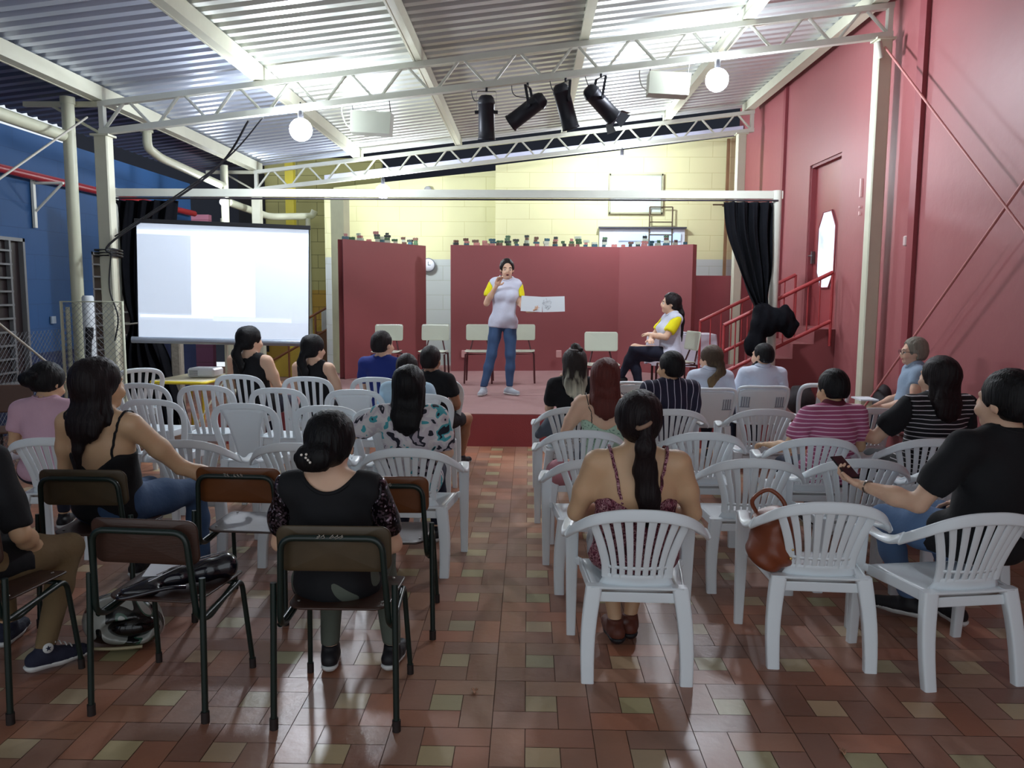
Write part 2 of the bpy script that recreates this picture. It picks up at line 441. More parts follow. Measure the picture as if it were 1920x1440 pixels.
# ledge along the right wall
m_ = MB(); m_.box((3.42, 6.4, .25), (.56, 4.8, .5), bev=.01)
struct('trim_2', m_, RED_FLAT, 'red painted ledge along the foot of the right wall')

# right wall with its door opening (Y 10.0 .. 11.1, z 1.26 .. 3.36)
def wall_x(mb, x, y0, y1, z0, z1, th=.15): mb.box((x+th/2, (y0+y1)/2, (z0+z1)/2), (th, y1-y0, z1-z0))
m_ = MB(); WX = 3.7
wall_x(m_, WX, -1.2, 10.0, 0, 6.4); wall_x(m_, WX, 11.1, 14.9, 0, 6.4); wall_x(m_, WX, 10.0, 11.1, 0, 1.26); wall_x(m_, WX, 10.0, 11.1, 3.36, 6.4)
struct('wall_right', m_, RED_WALL)
m_ = MB(); m_.box((3.68, 8.02, 2.9), (.05, .13, 5.8)); struct('trim_3', m_, RED_DARK, 'dark red strip running up the right wall behind the front post')
m_ = MB(); m_.box((3.68, 12.2, 2.9), (.04, .10, 5.8)); struct('trim_4', m_, RED_DARK, 'thin dark red strip up the right wall near the back corner')
# door: dark red leaf with a long eight-sided pane
GLASSGLOW = mat('glow_door_pane', (205, 215, 232), .2, emit=1.1, var=.05); N, L, b = nodes(GLASSGLOW)  # brightness in the glass painted as patchy emission
nz = N.new('ShaderNodeTexNoise'); nz.inputs['Scale'].default_value = 3.2; nz.inputs['Detail'].default_value = 4
tc = [n for n in N if n.type == 'TEX_COORD'][0]; L.new(tc.outputs['Object'], nz.inputs['Vector'])
r_ = ramp(N, [(.3, (120, 130, 150)), (.5, (205, 212, 228)), (.62, (250, 252, 255))], 'LINEAR'); L.new(nz.outputs['Fac'], r_.inputs[0]); L.new(r_.outputs[0], b.inputs['Emission Color'])
dm = MB(); dm.box((3.80, 10.55, 2.31), (.04, 1.08, 2.1)); door = dm.obj('door_1', mat('door_leaf_red', (150, 66, 70), .35, var=.06)); door['kind'] = 'structure'
zc = 2.22; oct_ = [(10.55+a, zc+b_) for a, b_ in ((-.14, -.46), (.14, -.46), (.30, -.26), (.30, .30), (.14, .50), (-.14, .50), (-.30, .30), (-.30, -.26))]
pm = MB(); pm.prism(oct_, 3.765, 3.775, 'yz'); pm.obj('pane', GLASSGLOW, door, 'bright eight-sided glass pane')
pm = MB(); rim = [(3.765, y, z) for y, z in oct_]; pm.tube(rim, .012, 6, closed=True); pm.obj('pane_bead', RED_DARK, door)
hm = MB(); hm.box((3.755, 11.0, 2.16), (.04, .04, .16)); hm.tube([(3.74, 11.0, 2.18), (3.70, 11.0, 2.18), (3.70, 10.9, 2.18)], .01, 8); hm.obj('door_handle', mat('dull_steel', (120, 118, 118), .35, .9), door)
fm = MB()
for (a, b_, c, d) in ((9.98, 10.03, 1.26, 3.36), (11.07, 11.12, 1.26, 3.36)): fm.box((3.775, (a+b_)/2, (c+d)/2), (.11, b_-a, d-c))
fm.box((3.775, 10.55, 3.35), (.11, 1.14, .05)); fm.obj('door_frame', RED_DARK, door)

# back wall: cream blockwork over a pale grey dado; the left half stands further back
BW = block_mat('cream_blockwork', (204, 202, 156), (226, 222, 204), .8, .27, 'x', low=(176, 182, 178), lowz=2.28, mortar=.005)
def slab(mb, x0, x1, y, z0, za, zb, th=.15):
    mb.prism([(x0, z0), (x1, z0), (x1, zb), (x0, za)], y, y+th, 'xz')
m_ = MB(); slab(m_, -.6, 3.7, 14.7, 0, 3.90, 4.42); m_.box((-.53, 15.10, 1.9), (.14, .74, 3.8)); struct('wall_back', m_, BW)
m_ = MB(); slab(m_, -3.62, -.2, 15.3, 0, 3.58, 3.94); m_.box((-3.56, 14.95, 1.7), (.12, .7, 3.4)); struct('wall_back_left', m_, BW)
m_ = MB(); m_.box((-.0, 13.95, 0), (.001, .001, .001))
# pale fascia under the roof edge, along the back wall
m_ = MB(); m_.prism([(-3.6, 3.58), (3.68, 4.42), (3.68, 4.56), (-3.6, 3.70)], 14.56, 14.66, 'xz'); struct('trim_5', m_, mat('lavender_fascia', (176, 178, 196), .5), 'pale fascia board under the roof edge above the back wall')
m_ = MB(); m_.box((3.45, 14.62, 2.9), (.05, .05, 2.9)); struct('trim_6', m_, mat('rusty_pipe', (120, 90, 60), .7, var=.4), 'thin rusty pipe up the corner of the back wall')
m_ = MB(); m_.box((1.87, 14.68, 3.40), (.88, .05, .66)); m_.obj('hatch', mat('hatch_grey', (176, 188, 176), .5)); o = bpy.data.objects['hatch']; tag(o, 'pale grey flat board fixed high on the cream back wall', 'board')
m_ = MB()
for c, d in (((1.87, 14.66, 3.08), (.94, .05, .03)), ((1.87, 14.66, 3.74), (.94, .05, .03)), ((1.41, 14.66, 3.41), (.03, .05, .69)), ((2.33, 14.66, 3.41), (.03, .05, .69))): m_.box(c, d)
m_.obj('board_frame', mat('hatch_rim', (150, 150, 120), .6), o)
# window low in the back wall
WIN = mat('window_glow_glass', (170, 195, 225), .15, emit=.55, var=.1, vscale=3)  # bright bluish look of the panes painted as weak emission
m_ = MB(); m_.box((1.99, 14.66, 2.56), (1.5, .06, .50)); wo = m_.obj('window_1', mat('window_white_frame', (205, 212, 218), .5)); wo['kind'] = 'structure'
for i, (xa, xb) in enumerate(((1.56, 2.06), (2.10, 2.68))):
    m_ = MB(); m_.box(((xa+xb)/2, 14.61, 2.66), (xb-xa-.03, .02, .13)); m_.box(((xa+xb)/2, 14.61, 2.47), (xb-xa-.03, .02, .18)); m_.obj('pane', WIN, wo)
m_ = MB(); m_.box((1.99, 14.61, 2.82), (1.54, .10, .03)); m_.obj('window_sill', mat('dark_lintel', (60, 60, 66), .6), wo)
# steel rack on the back wall
t = thing('wall_rack', 'thin steel ladder rack fixed to the cream back wall above the window', 'rack', (2.31, 14.6, 2.5))
RUST = mat('rust_steel', (84, 70, 52), .6, .4, var=.3)
for s_ in (-1, 1):
    m_ = MB(); m_.tube([(s_*.20, 0, 0), (s_*.20, 0, .68)], .013, 6); m_.obj('rail', RUST, t)
for z in (.2, .42, .68):
    m_ = MB(); m_.tube([(-.20, 0, z), (.20, 0, z)], .011, 6); m_.obj('rung', RUST, t)

# left: blue wall with two barred windows, dark blue dado
BLUE = block_mat('blue_blockwork', (26, 74, 124), (212, 216, 222), .6, .3, 'y', low=(16, 36, 76), lowz=.9, var=.12, mortar=.003)
m_ = MB()
def wall_lx(y0, y1, z0, z1): m_.box((-6.08, (y0+y1)/2, (z0+z1)/2), (.16, y1-y0, z1-z0))
wall_lx(-1.2, 7.2, 0, 3.55); wall_lx(7.2, 9.72, 0, .56); wall_lx(7.2, 9.72, 2.28, 3.55); wall_lx(9.72, 11.2, 0, 3.55); wall_lx(11.2, 12.6, 0, .5); wall_lx(11.2, 12.6, 2.2, 3.55); wall_lx(12.6, 14.6, 0, 3.55)
struct('wall_left', m_, BLUE)
BAR = mat('window_bar_grey', (118, 120, 122), .55, .3, var=.15)
PANE_D = mat('brown_dark_pane', (44, 34, 36), .35, var=.4, vscale=4)
def louvre(nm, ya, yb, z0, z1, nrow):
    m = MB()
    for (c, d) in (((-6.03, ya+.02, (z0+z1)/2), (.06, .04, z1-z0)), ((-6.03, yb-.02, (z0+z1)/2), (.06, .04, z1-z0)), ((-6.03, (ya+yb)/2, z0+.02), (.06, yb-ya, .04)), ((-6.03, (ya+yb)/2, z1-.02), (.06, yb-ya, .04)), ((-6.03, yb-.28, (z0+z1)/2), (.05, .035, z1-z0))): m.box(c, d)
    o = m.obj(nm, BAR); o['kind'] = 'structure'
    m = MB()
    for i in range(1, nrow): m.box((-6.01, (ya+yb)/2-.13, z0+(z1-z0)*i/nrow), (.03, yb-ya-.28, .022))
    m.obj('window_bars', BAR, o)
    m = MB(); m.box((-6.07, (ya+yb)/2, (z0+z1)/2), (.02, yb-ya, z1-z0)); m.obj('pane', PANE_D, o)
louvre('window_2', 7.2, 9.72, .56, 2.28, 11); louvre('window_3', 11.2, 12.6, .5, 2.2, 10)
m_ = MB(); m_.box((-5.98, 10.18, 1.30), (.02, .09, .09)); tag(m_.obj('wall_plate', mat('plate_grey', (150, 165, 180), .5)), 'small pale square plate on the blue wall beside the window', 'wall plate')
# red fire pipe along the blue wall
m_ = MB(); m_.tube([(-5.9, -1, 3.02), (-5.9, 14.5, 3.02)], .05, 12); tag(m_.obj('water_pipe', mat('red_pipe_paint', (150, 26, 40), .4)), 'long red pipe running along the top of the blue wall', 'pipe')
m_ = MB(); m_.tube([(-5.95, 9.9, 2.95), (-5.6, 9.9, 2.95)], .018, 6); m_.tube([(-5.95, 9.9, 2.62), (-5.62, 9.9, 2.94)], .015, 6); m_.box((-5.97, 9.9, 2.72), (.03, .05, .6)); tag(m_.obj('wall_bracket', WHITE_METAL), 'small white triangular bracket on the blue wall under the red pipe', 'bracket')
# low red brick planter at the far left
BR = block_mat('brick_red', (140, 72, 58), (96, 76, 66), .22, .075, 'y', mortar=.012)
m_ = MB(); m_.box((-5.55, 5.3, .24), (.7, 3.6, .48)); struct('trim_7', m_, BR, 'low red brick bench wall against the blue wall')

# beyond, at the far left: khaki wall, stair, dark doorway, pink wall
KH = block_mat('khaki_blockwork', (150, 146, 92), (120, 114, 66), .8, .27, 'x', low=(150, 120, 40), lowz=1.7)
m_ = MB(); m_.box((-4.3, 17.2, 2.2), (2.5, .15, 4.4)); struct('wall_far_left', m_, KH)
m_ = MB(); m_.box((-7.2, 15.6, 1.55), (2.3, .15, 3.1)); struct('wall_far_pink', m_, block_mat('far_pink', (176, 112, 132), (160, 100, 120), .8, .3, 'x', low=(66, 16, 50), lowz=2.5))
m_ = MB(); m_.box((-5.75, 17.15, 2.4), (.55, .1, 4.0)); struct('wall_far_shade', m_, DARK)  # near-black slab, the shade inside the opening painted as a surface
m_ = MB(); m_.box((-2.5, 19.2, 4), (16, .2, 8)); struct('wall_far_backdrop', m_, mat('backdrop_navy', (20, 24, 36), .9))  # added dark backdrop: hides the bright world and blocks its light from ahead
m_ = MB(); m_.box((-4.62, 16.0, 2.2), (.16, .16, 4.3)); struct('trim_8', m_, mat('yellow_post', (206, 190, 60), .5), 'yellow painted post behind the projection screen')
m_ = MB(); m_.prism([(-5.0, .0), (-3.7, .0), (-3.7, 1.35), (-5.0, .25)], 15.9, 16.9, 'xz'); struct('trim_9', m_, mat('stair_yellow', (178, 150, 50), .6), 'yellow painted stair flank behind the screen')
t = thing('stair_railing', 'brown stair railing in front of the khaki wall behind the audience', 'railing', (-4.4, 14.9, 0))
BROWN = mat('brown_rail_paint', (110, 66, 36), .5)
for z in (.55, .95):
    m_ = MB(); m_.tube([(-.85, 0, z-.45), (.75, 0, z+.45)], .022, 8); m_.obj('rail', BROWN, t)
for x in (-.5, 0, .5):
    m_ = MB(); m_.tube([(x, 0, 0), (x, 0, .95+x*.56)], .02, 8); m_.obj('post', BROWN, t)
t = thing('cabinet', 'small white cabinet standing on brown shelves at the back left', 'cabinet', (-3.75, 16.0, 0))
m_ = MB(); m_.box((0, 0, .45), (.75, .4, .9), bev=.01); m_.obj('shelf', mat('shelf_brown', (104, 70, 44), .6), t)
m_ = MB(); m_.box((0, 0, 1.12), (.55, .35, .42), bev=.01); m_.obj('body', mat('cab_white', (176, 178, 170), .5), t)

# roof: corrugated metal sheets, one bay between purlins each
def roof_mat(nm, c, metal, rough): return mat(nm, c, rough, metal, var=.16, vscale=2.0, bump=.08, bscale=14, stretch=(.25, 1, 1))
BAYS = [(-5.6, -4.45, roof_mat('sheet_shadow', (96, 102, 116), .5, .35)), (-4.45, -2.77, roof_mat('sheet_blue_grey', (196, 204, 220), .5, .35)), (-2.77, -1.14, roof_mat('sheet_bright', (222, 226, 220), .55, .32)),  # shade of the unlit overhang and far-from-lamp bay put into their colours
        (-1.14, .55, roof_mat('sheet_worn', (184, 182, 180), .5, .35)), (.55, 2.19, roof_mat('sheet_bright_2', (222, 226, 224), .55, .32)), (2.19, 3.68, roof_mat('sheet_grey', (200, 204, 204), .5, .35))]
prof = []; yy = -1.2
while yy < 13.95:
    prof += [(yy, 0), (yy+.085, 0), (yy+.105, .035), (yy+.175, .035)]; yy += .195
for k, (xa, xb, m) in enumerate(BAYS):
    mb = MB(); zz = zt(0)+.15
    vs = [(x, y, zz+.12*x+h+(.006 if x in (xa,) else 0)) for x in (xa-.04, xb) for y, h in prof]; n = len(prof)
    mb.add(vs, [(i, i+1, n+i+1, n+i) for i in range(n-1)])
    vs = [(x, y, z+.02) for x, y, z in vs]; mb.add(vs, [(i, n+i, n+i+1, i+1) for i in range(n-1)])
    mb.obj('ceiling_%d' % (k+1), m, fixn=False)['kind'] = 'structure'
# purlins along the room
PUR = [(-4.45, .11, 'left edge of the roof'), (-2.77, .09, 'second from the left wall'), (-1.14, .07, 'third from the left wall'), (.55, .07, 'right of the middle'), (2.19, .09, 'second from the right wall'), (3.48, .12, 'against the right wall')]
for x, w_, wh in PUR:
    m_ = MB(); m_.box((x, 6.2, zt(x)+.075), (w_, 14.9, .14)); m_.box((x-w_/2-.01, 6.2, zt(x)+.01), (.02, 14.9, .02))
    tag(m_.obj('roof_purlin', CREAM_METAL), 'long painted steel roof purlin, %s' % wh, 'roof beam', 'roof purlins')
# trusses
def truss(Y, x0, x1, n, label, arm):
    t = thing('roof_truss', label, 'truss', (x0, Y, 0), 0, 'roof trusses'); D = .31; X = lambda u: u*(x1-x0)
    zz = lambda u: zt(x0+X(u))
    for nm, dz, th in (('top_chord', -.03, .055), ('bottom_chord', -D, .06)):
        m_ = MB(); m_.prism([(X(0), zz(0)+dz-th/2), (X(1), zz(1)+dz-th/2), (X(1), zz(1)+dz+th/2), (X(0), zz(0)+dz+th/2)], -.04, .04, 'xz'); m_.obj(nm, WHITE_METAL, t)
    for u in (0.004, .996):
        m_ = MB(); m_.box((X(u), 0, zz(u)-D/2-.01), (.05, .07, D)); m_.obj('end_post', WHITE_METAL, t)
    for i in range(n):
        a, m, c = (i+.08)/n, (i+.5)/n, (i+.92)/n
        for (p, q) in ((a, m-.045/n), (c, m+.045/n)):
            up = i % 2 == 9
            P0 = Vector((X(p), 0, zz(p)-D+.02)); P1 = Vector((X(q), 0, zz(q)-.04)); d = (P1-P0).normalized()
            m_ = MB(); m_.sweep([P0, P1], (d.z, 0, -d.x), (0, 1, 0), .013, .02, n=4, sq=.3); m_.obj('web_bar', WHITE_METAL, t)
    if arm:
        m_ = MB(); m_.box((-.38, 0, zz(0)-.03), (.8, .05, .05)); m_.sweep([Vector((-.5, 0, zz(0)-.04)), Vector((.02, 0, zz(0)-D-.02))], (0, 1, 0), (.5, 0, .8), .02, .015, n=4); m_.obj('outrigger', CREAM_METAL, t)
truss(8.6, -4.45, 3.62, 14, 'near lattice truss carrying the stage spotlights', True)
truss(13.4, -4.45, 3.55, 14, 'far lattice truss close to the cream back wall', True)
# posts
def post(x, y, w_, z0, ztop, label, m=CREAM_METAL):
    t = thing('steel_post', label, 'post', (x, y, z0), 0, 'square steel posts'); 
    mb = MB(); mb.box((0, 0, (ztop-z0)/2), (w_, w_, ztop-z0), bev=.012); mb.obj('shaft', m, t)
    mb = MB(); mb.box((0, 0, .01), (w_+.08, w_+.08, .02)); mb.obj('base_plate', m, t)
    mb = MB(); mb.box((0, 0, ztop-z0-.01), (w_+.05, w_+.04, .02)); mb.obj('cap_plate', m, t)
post(-4.42, 8.6, .14, 0, zt(-4.42)-.34, 'square cream post under the left end of the near truss')
post(3.54, 8.6, .14, .5, zt(3.54)-.34, 'tall square cream post in front of the right red wall')
post(-4.42, 13.4, .14, 0, zt(-4.42)-.34, 'distant square post under the left end of the far truss')
post(3.36, 13.4, .14, SZ, zt(3.36)-.34, 'distant square post beside the right back corner')
# pvc downpipes and gutter pipes on the left
m_ = MB(); m_.tube([(-4.72, 8.5, 0), (-4.72, 8.5, 3.62)], .062, 14); m_.tube([(-4.72, 8.5, 3.56), (-4.72, 8.5, 3.63)], .072, 14)
tag(m_.obj('downpipe', PVC), 'thick cream downpipe beside the left front post', 'pipe')
m_ = MB(); m_.tube([(-4.85, 3, 3.30), (-4.76, 8.45, 3.24)], .06, 14); tag(m_.obj('gutter_pipe', PVC), 'horizontal pale pipe reaching the near downpipe from the left edge of the photo', 'pipe')
m_ = MB(); m_.tube([(-4.72, 12.8, 0), (-4.72, 12.8, 3.6)], .06, 12); tag(m_.obj('downpipe', PVC), 'distant cream downpipe behind the projection screen', 'pipe')
m_ = MB(); m_.tube(fillet([(-4.70, 10.2, 3.62), (-4.70, 10.2, 3.42), (-4.72, 10.6, 3.36), (-4.72, 12.75, 3.28)], .12), .055, 12); m_.tube([(-4.70, 10.2, 3.6), (-4.70, 10.2, 3.68)], .075, 12)
tag(m_.obj('gutter_pipe', PVC), 'bent pale pipe dropping from the roof edge to the far downpipe', 'pipe')
m_ = MB(); m_.tube(fillet([(-4.7, 12.9, 3.05), (-4.6, 14.6, 2.98), (-4.0, 15.2, 3.05), (-3.95, 15.2, 3.15)], .2), .06, 12); m_.tube([(-4.05, 15.1, 3.0), (-4.05, 15.1, 0)], .045, 10)
tag(m_.obj('waste_pipe', PVC), 'curved pale pipe with a thin drop at the far back left', 'pipe')
# bracing rods
RODM = mat('rod_cream', (176, 172, 158), .5); RODR = mat('rod_pink', (196, 128, 124), .5)
for nm, p, q, m, lb in (('brace_rod', (-4.5, 8.45, 3.42), (-4.5, 3.9, .9), RODM, 'thin pale rod slanting down from the left front post top'),
                        ('brace_rod', (-4.58, 3.9, 3.2), (-4.58, 8.4, .55), RODM, 'thin pale rod crossing low over the chain-link mesh on the left'),
                        ('brace_rod', (3.52, 8.5, 4.12), (3.52, 3.9, .52), RODR, 'long pink rod slanting down from the top of the right post'),
                        ('brace_rod', (3.50, 8.48, .52), (3.56, 3.9, 4.2), RODR, 'long pink rod slanting up from the foot of the right post')):
    m_ = MB(); m_.tube([p, q], .011, 8); tag(m_.obj(nm, m), lb, 'rod')
m_ = MB(); m_.tube([(3.44, 8.47, 4.17), (3.49, 8.5, 4.02)], .03, 8); tag(m_.obj('rod_clamp', RODM), 'small clamp where the pink rod meets the right post', 'clamp')

# ledge rail, stairs to the door
m_ = MB()
for i in range(5):
    x = 2.45+i*.25; z = SZ+(i+1)*.18; m_.box((x+(3.698-x)/2, 10.55, z-.09), (3.698-x, 1.25, .18))
struct('trim_10', m_, RED_FLAT, 'short red flight of steps up to the door in the right wall')
RR = mat('red_rail_paint', (168, 60, 62), .4)
for Y, lb in ((9.88, 'near red handrail of the steps up to the wall door'), (11.24, 'far red handrail of the steps up to the wall door')):
    t = thing('stair_handrail', lb, 'handrail', (0, Y, 0), 0, 'stair handrails')
    xa, za, xb, zb = 2.35, .72, 3.62, 1.36
    for nm, dz in (('top_rail', .58), ('bottom_rail', 0)):
        m_ = MB(); m_.tube([(xa, 0, za+dz), (xb, 0, zb+dz)], .024, 8); m_.obj(nm, RR, t)
    for i in range(10):
        u = i/9; x = xa+(xb-xa)*u; z = za+(zb-za)*u; m_ = MB(); m_.tube([(x, 0, z-(.3 if i in (0, 9) else 0)), (x, 0, z+.58)], .018 if i in (0, 9) else .009, 6); m_.obj('baluster', RR, t)

# red scenery partitions standing on the stage
def partition(nm, pts, z0, z1, th, lb, m=RED_FLAT):
    mb = MB(); n = len(pts)
    A = [Vector((p[0], p[1], 0)) for p in pts]; Nn = []
    for i in range(n):
        d = (A[min(i+1, n-1)]-A[max(i-1, 0)]).normalized(); Nn.append(Vector((-d.y, d.x, 0)))
    B = [A[i]+Nn[i]*th for i in range(n)]; poly = [(p.x, p.y) for p in A]+[(p.x, p.y) for p in reversed(B)]
    mb.prism(poly, z0, z1, 'xy'); return tag(mb.obj(nm, m), lb, 'partition', 'red stage partitions')
LF = [(-2.86, 12.5), (-2.76, 12.2), (-1.74, 13.9)]; MF = [(-1.29, 13.6), (1.53, 14.0), (2.59, 13.1)]
partition('stage_partition', LF, SZ, 2.45, .12, 'narrower red stage partition on the left, beside the projection screen')
partition('stage_partition', MF, SZ, 2.45, .12, 'wide folded red stage partition behind the speaker')
partition('stage_partition', [(2.72, 13.5), (3.66, 13.5)], SZ, 1.97, .12, 'lower dark red partition at the right end of the stage', RED_DARK)
partition('stage_partition', [(-3.2, 13.3), (-2.9, 12.9)], SZ-.3, 3.2, .1, 'slim cream pillar at the left edge of the red partitions', mat('cream_pillar', (196, 196, 160), .6))

# blocks on top of the partitions
BC = [mat('block_green', (60, 92, 60), .5), mat('block_brown', (92, 62, 48), .5), mat('block_dark', (38, 46, 44), .5), mat('block_pale', (170, 178, 160), .5), mat('block_teal', (44, 84, 96), .5), mat('block_pinkish', (168, 110, 104), .5)]
def blockstack(x, y, k, lb):
    rr = random.Random(k*31+5); t = thing('block_stack', lb, 'toy blocks', (x, y, 2.451), rr.uniform(-.5, .5), 'small block stacks on the red partitions'); z = 0
    for i in range(rr.choice((1, 2, 2, 3, 4))):
        w_, h = rr.uniform(.05, .11), rr.uniform(.03, .045); m_ = MB(); m_.box((rr.uniform(-.015, .015), 0, z+h/2), (w_, .045, h-.001)); 
        for sx in (-.25, .25): m_.lathe([(.009, z+h-.001), (.009, z+h+.004), (0, z+h+.004)], 8, Matrix.Translation((sx*w_, 0, 0)))
        m_.obj('block', rr.choice(BC), t); z += h+.004
def along(P, s):
    d = [math.dist(P[i], P[i+1]) for i in range(len(P)-1)]; s *= sum(d); i = 0
    while s > d[i] and i < len(d)-1: s -= d[i]; i += 1
    return [P[i][k]+(P[i+1][k]-P[i][k])*s/d[i] for k in (0, 1)]
def side(P, th=.055): return P
for i in range(11):
    p = along(LF[1:], .05+.085*i+.02*math.sin(i*5)); blockstack(p[0]-.05, p[1]+.05, i, 'tiny block stack on top of the narrower red partition, %s' % ('at its left end' if i < 3 else 'near its middle' if i < 8 else 'at its right end'))
for i in range(28):
    p = along(MF, .02+.035*i+.008*math.sin(i*7)); blockstack(p[0], p[1]+.06, i+20, 'tiny block stack on the wide red partition, %s' % ('left of the standing speaker' if i < 3 else 'above the standing speaker' if i < 7 else 'between the speaker and the fold' if i < 19 else 'on the angled right wing'))

# proscenium pipe frame and black curtains
t = thing('stage_pipe_frame', 'white pipe frame across the stage front carrying black curtains', 'frame', (0, 9.8, 0))
m_ = MB(); m_.box((-1.02, 0, 2.83), (7.96, .06, .09)); m_.obj('cross_beam', WHITE_METAL, t)
m_ = MB(); m_.tube([(-4.95, -.05, 2.76), (2.9, -.05, 2.76)], .012, 6); m_.obj('curtain_track', mat('dark_track', (70, 66, 72), .4, .5), t)
for x, zb in ((-4.95, 0), (2.9, SZ)):
    m_ = MB(); m_.tube([(x, 0, zb), (x, 0, 2.88)], .055, 14); m_.obj('frame_post', WHITE_METAL, t)
def curtain(label, levels, ph):
    """levels: z, centre x, centre y, half width, depth of folds"""
    L_ = catmull([(a[1], a[2], a[0]) for a in levels], 6); Wd = catmull([(a[3], a[4], 0) for a in levels], 6)
    mb = MB(); nu = 90
    def fn(u, v):
        i = min(int(v*(len(L_)-1)), len(L_)-2); f = v*(len(L_)-1)-i
        c = L_[i].lerp(L_[i+1], f); w_ = Wd[i].lerp(Wd[i+1], f); s_ = 2*u-1
        return (c.x+w_.x*s_, c.y+w_.y*math.sin(s_*14+ph+1.2*math.sin(v*4))+.35*w_.y*math.sin(s_*31+v*5), c.z)
    mb.shell(fn, nu, len(L_)*2, .006); return mb
t = thing('curtain', 'black curtain tied back beside the projection screen, hanging to the floor', 'curtain', (0, 0, 0), 0, 'black stage curtains')
curtain('', [(2.74, -4.55, 9.8, .36, .05), (2.2, -4.62, 9.8, .34, .06), (1.6, -4.67, 9.8, .22, .07), (1.28, -4.68, 9.8, .13, .06), (.9, -4.66, 9.8, .26, .07), (.4, -4.6, 9.8, .36, .06), (.03, -4.55, 9.8, .42, .05)], 0).obj('cloth', BLACK_CLOTH, t)
m_ = MB(); m_.tube([(-4.95, 9.75, 1.28), (-4.8, 9.70, 1.27), (-4.55, 9.70, 1.30), (-4.50, 9.85, 1.30), (-4.8, 9.88, 1.28), (-4.95, 9.80, 1.28)], .012, 6); m_.obj('tie_cord', RODM, t)
t = thing('curtain', 'black curtain knotted into a bunch against the right frame post', 'curtain', (0, 0, 0), 0, 'black stage curtains')
curtain('', [(2.74, 2.55, 9.72, .29, .045), (2.4, 2.58, 9.72, .26, .05), (2.0, 2.66, 9.72, .19, .06), (1.7, 2.70, 9.70, .12, .06), (1.5, 2.74, 9.68, .07, .05)], 1).obj('cloth', BLACK_CLOTH, t)
kn = [('e', (2.78, 9.66, 1.36), (.17, .12, .19)), ('e', (2.95, 9.64, 1.38), (.15, .11, .15)), ('e', (2.68, 9.68, 1.10), (.13, .10, .17)), ('c', (2.72, 9.66, 1.5), (2.7, 9.66, 1.0), .08, .09), ('e', (3.05, 9.64, 1.28), (.10, .08, .11)), ('c', (3.0, 9.64, 1.5), (3.14, 9.64, 1.33), .05, .02)]
blob('knot', kn, .014, BLACK_CLOTH, t, .03, disp=lambda X, Y, Z: .010*np.sin(34*X+14*Z+3*np.sin(9*Y+5*Z))+.005*np.sin(60*X-12*Z))

# projection screen on a tripod
SCR = mat('projector_image', (232, 240, 252), .6, var=.02); N, L, b = nodes(SCR)
tc = [n for n in N if n.type == 'TEX_COORD'][0]; sp = N.new('ShaderNodeSeparateXYZ'); L.new(tc.outputs['Object'], sp.inputs[0])
def mth(op, a, c=0):
    n = N.new('ShaderNodeMath'); n.operation = op
    for i, v in enumerate((a, c)):
        if isinstance(v, (int, float)): n.inputs[i].default_value = v
        else: L.new(v, n.inputs[i])
    return n.outputs[0]
def inside(x0, x1, z0, z1):
    return mth('MULTIPLY', mth('MULTIPLY', mth('GREATER_THAN', sp.outputs[0], x0), mth('LESS_THAN', sp.outputs[0], x1)), mth('MULTIPLY', mth('GREATER_THAN', sp.outputs[2], z0), mth('LESS_THAN', sp.outputs[2], z1)))
page = inside(-.34, .32, .24, 1.13); bar = inside(-.93, .85, 1.09, 1.135); task = inside(-.86, -.12, .215, .245); task2 = inside(-.12, .70, .19, .235); left = inside(-.92, -.34, .26, 1.085); low = mth('LESS_THAN', sp.outputs[2], .19)
v = mth('ADD', .52, mth('MULTIPLY', page, .75)); v = mth('ADD', v, mth('MULTIPLY', bar, .35)); v = mth('ADD', v, mth('MULTIPLY', task, .45)); v = mth('ADD', v, mth('MULTIPLY', task2, .2)); v = mth('SUBTRACT', v, mth('MULTIPLY', left, .12)); v = mth('SUBTRACT', v, mth('MULTIPLY', low, .08))
L.new(v, b.inputs['Emission Strength']); b.inputs['Emission Color'].default_value = lin((214, 230, 250))
SA = Vector((-4.14, 8.62, 1.19)); SB = Vector((-2.43, 8.92, 1.13))
t = thing('projection_screen', 'tripod projection screen showing a bright white page and blue-grey margins', 'projection screen', ((SA.x+SB.x)/2, (SA.y+SB.y)/2, 0), math.atan2(SB.y-SA.y, SB.x-SA.x))
RT = Matrix.Rotation(R(1.4), 4, 'Y')
def sc(mb, nm, m): 
    o = mb.obj(nm, m, t); o.location = (0, 0, 1.16); o.rotation_euler = (0, R(1.4), 0); return o
m_ = MB(); m_.box((0, 0, .59), (1.76, .006, 1.22)); sc(m_, 'screen_surface', SCR)
m_ = MB(); m_.box((0, .010, .60), (1.78, .008, 1.24)); m_.box((0, .0, 1.222), (1.80, .035, .045)); sc(m_, 'border', BLACK)
m_ = MB(); m_.tube([(-.95, 0, -.03), (.95, 0, -.03)], .035, 14); sc(m_, 'roller_case', mat('case_grey', (150, 158, 170), .35, .4))
m_ = MB(); m_.tube([(0, .06, .10), (0, .06, 2.45)], .018, 10); m_.obj('pole', CREAM_METAL, t)
for a in (90, 210, 330):
    m_ = MB(); m_.tube([(0, .06, .75), (.5*math.cos(R(a)), .06+.5*math.sin(R(a)), .01)], .012, 8); m_.obj('leg', CREAM_METAL, t)

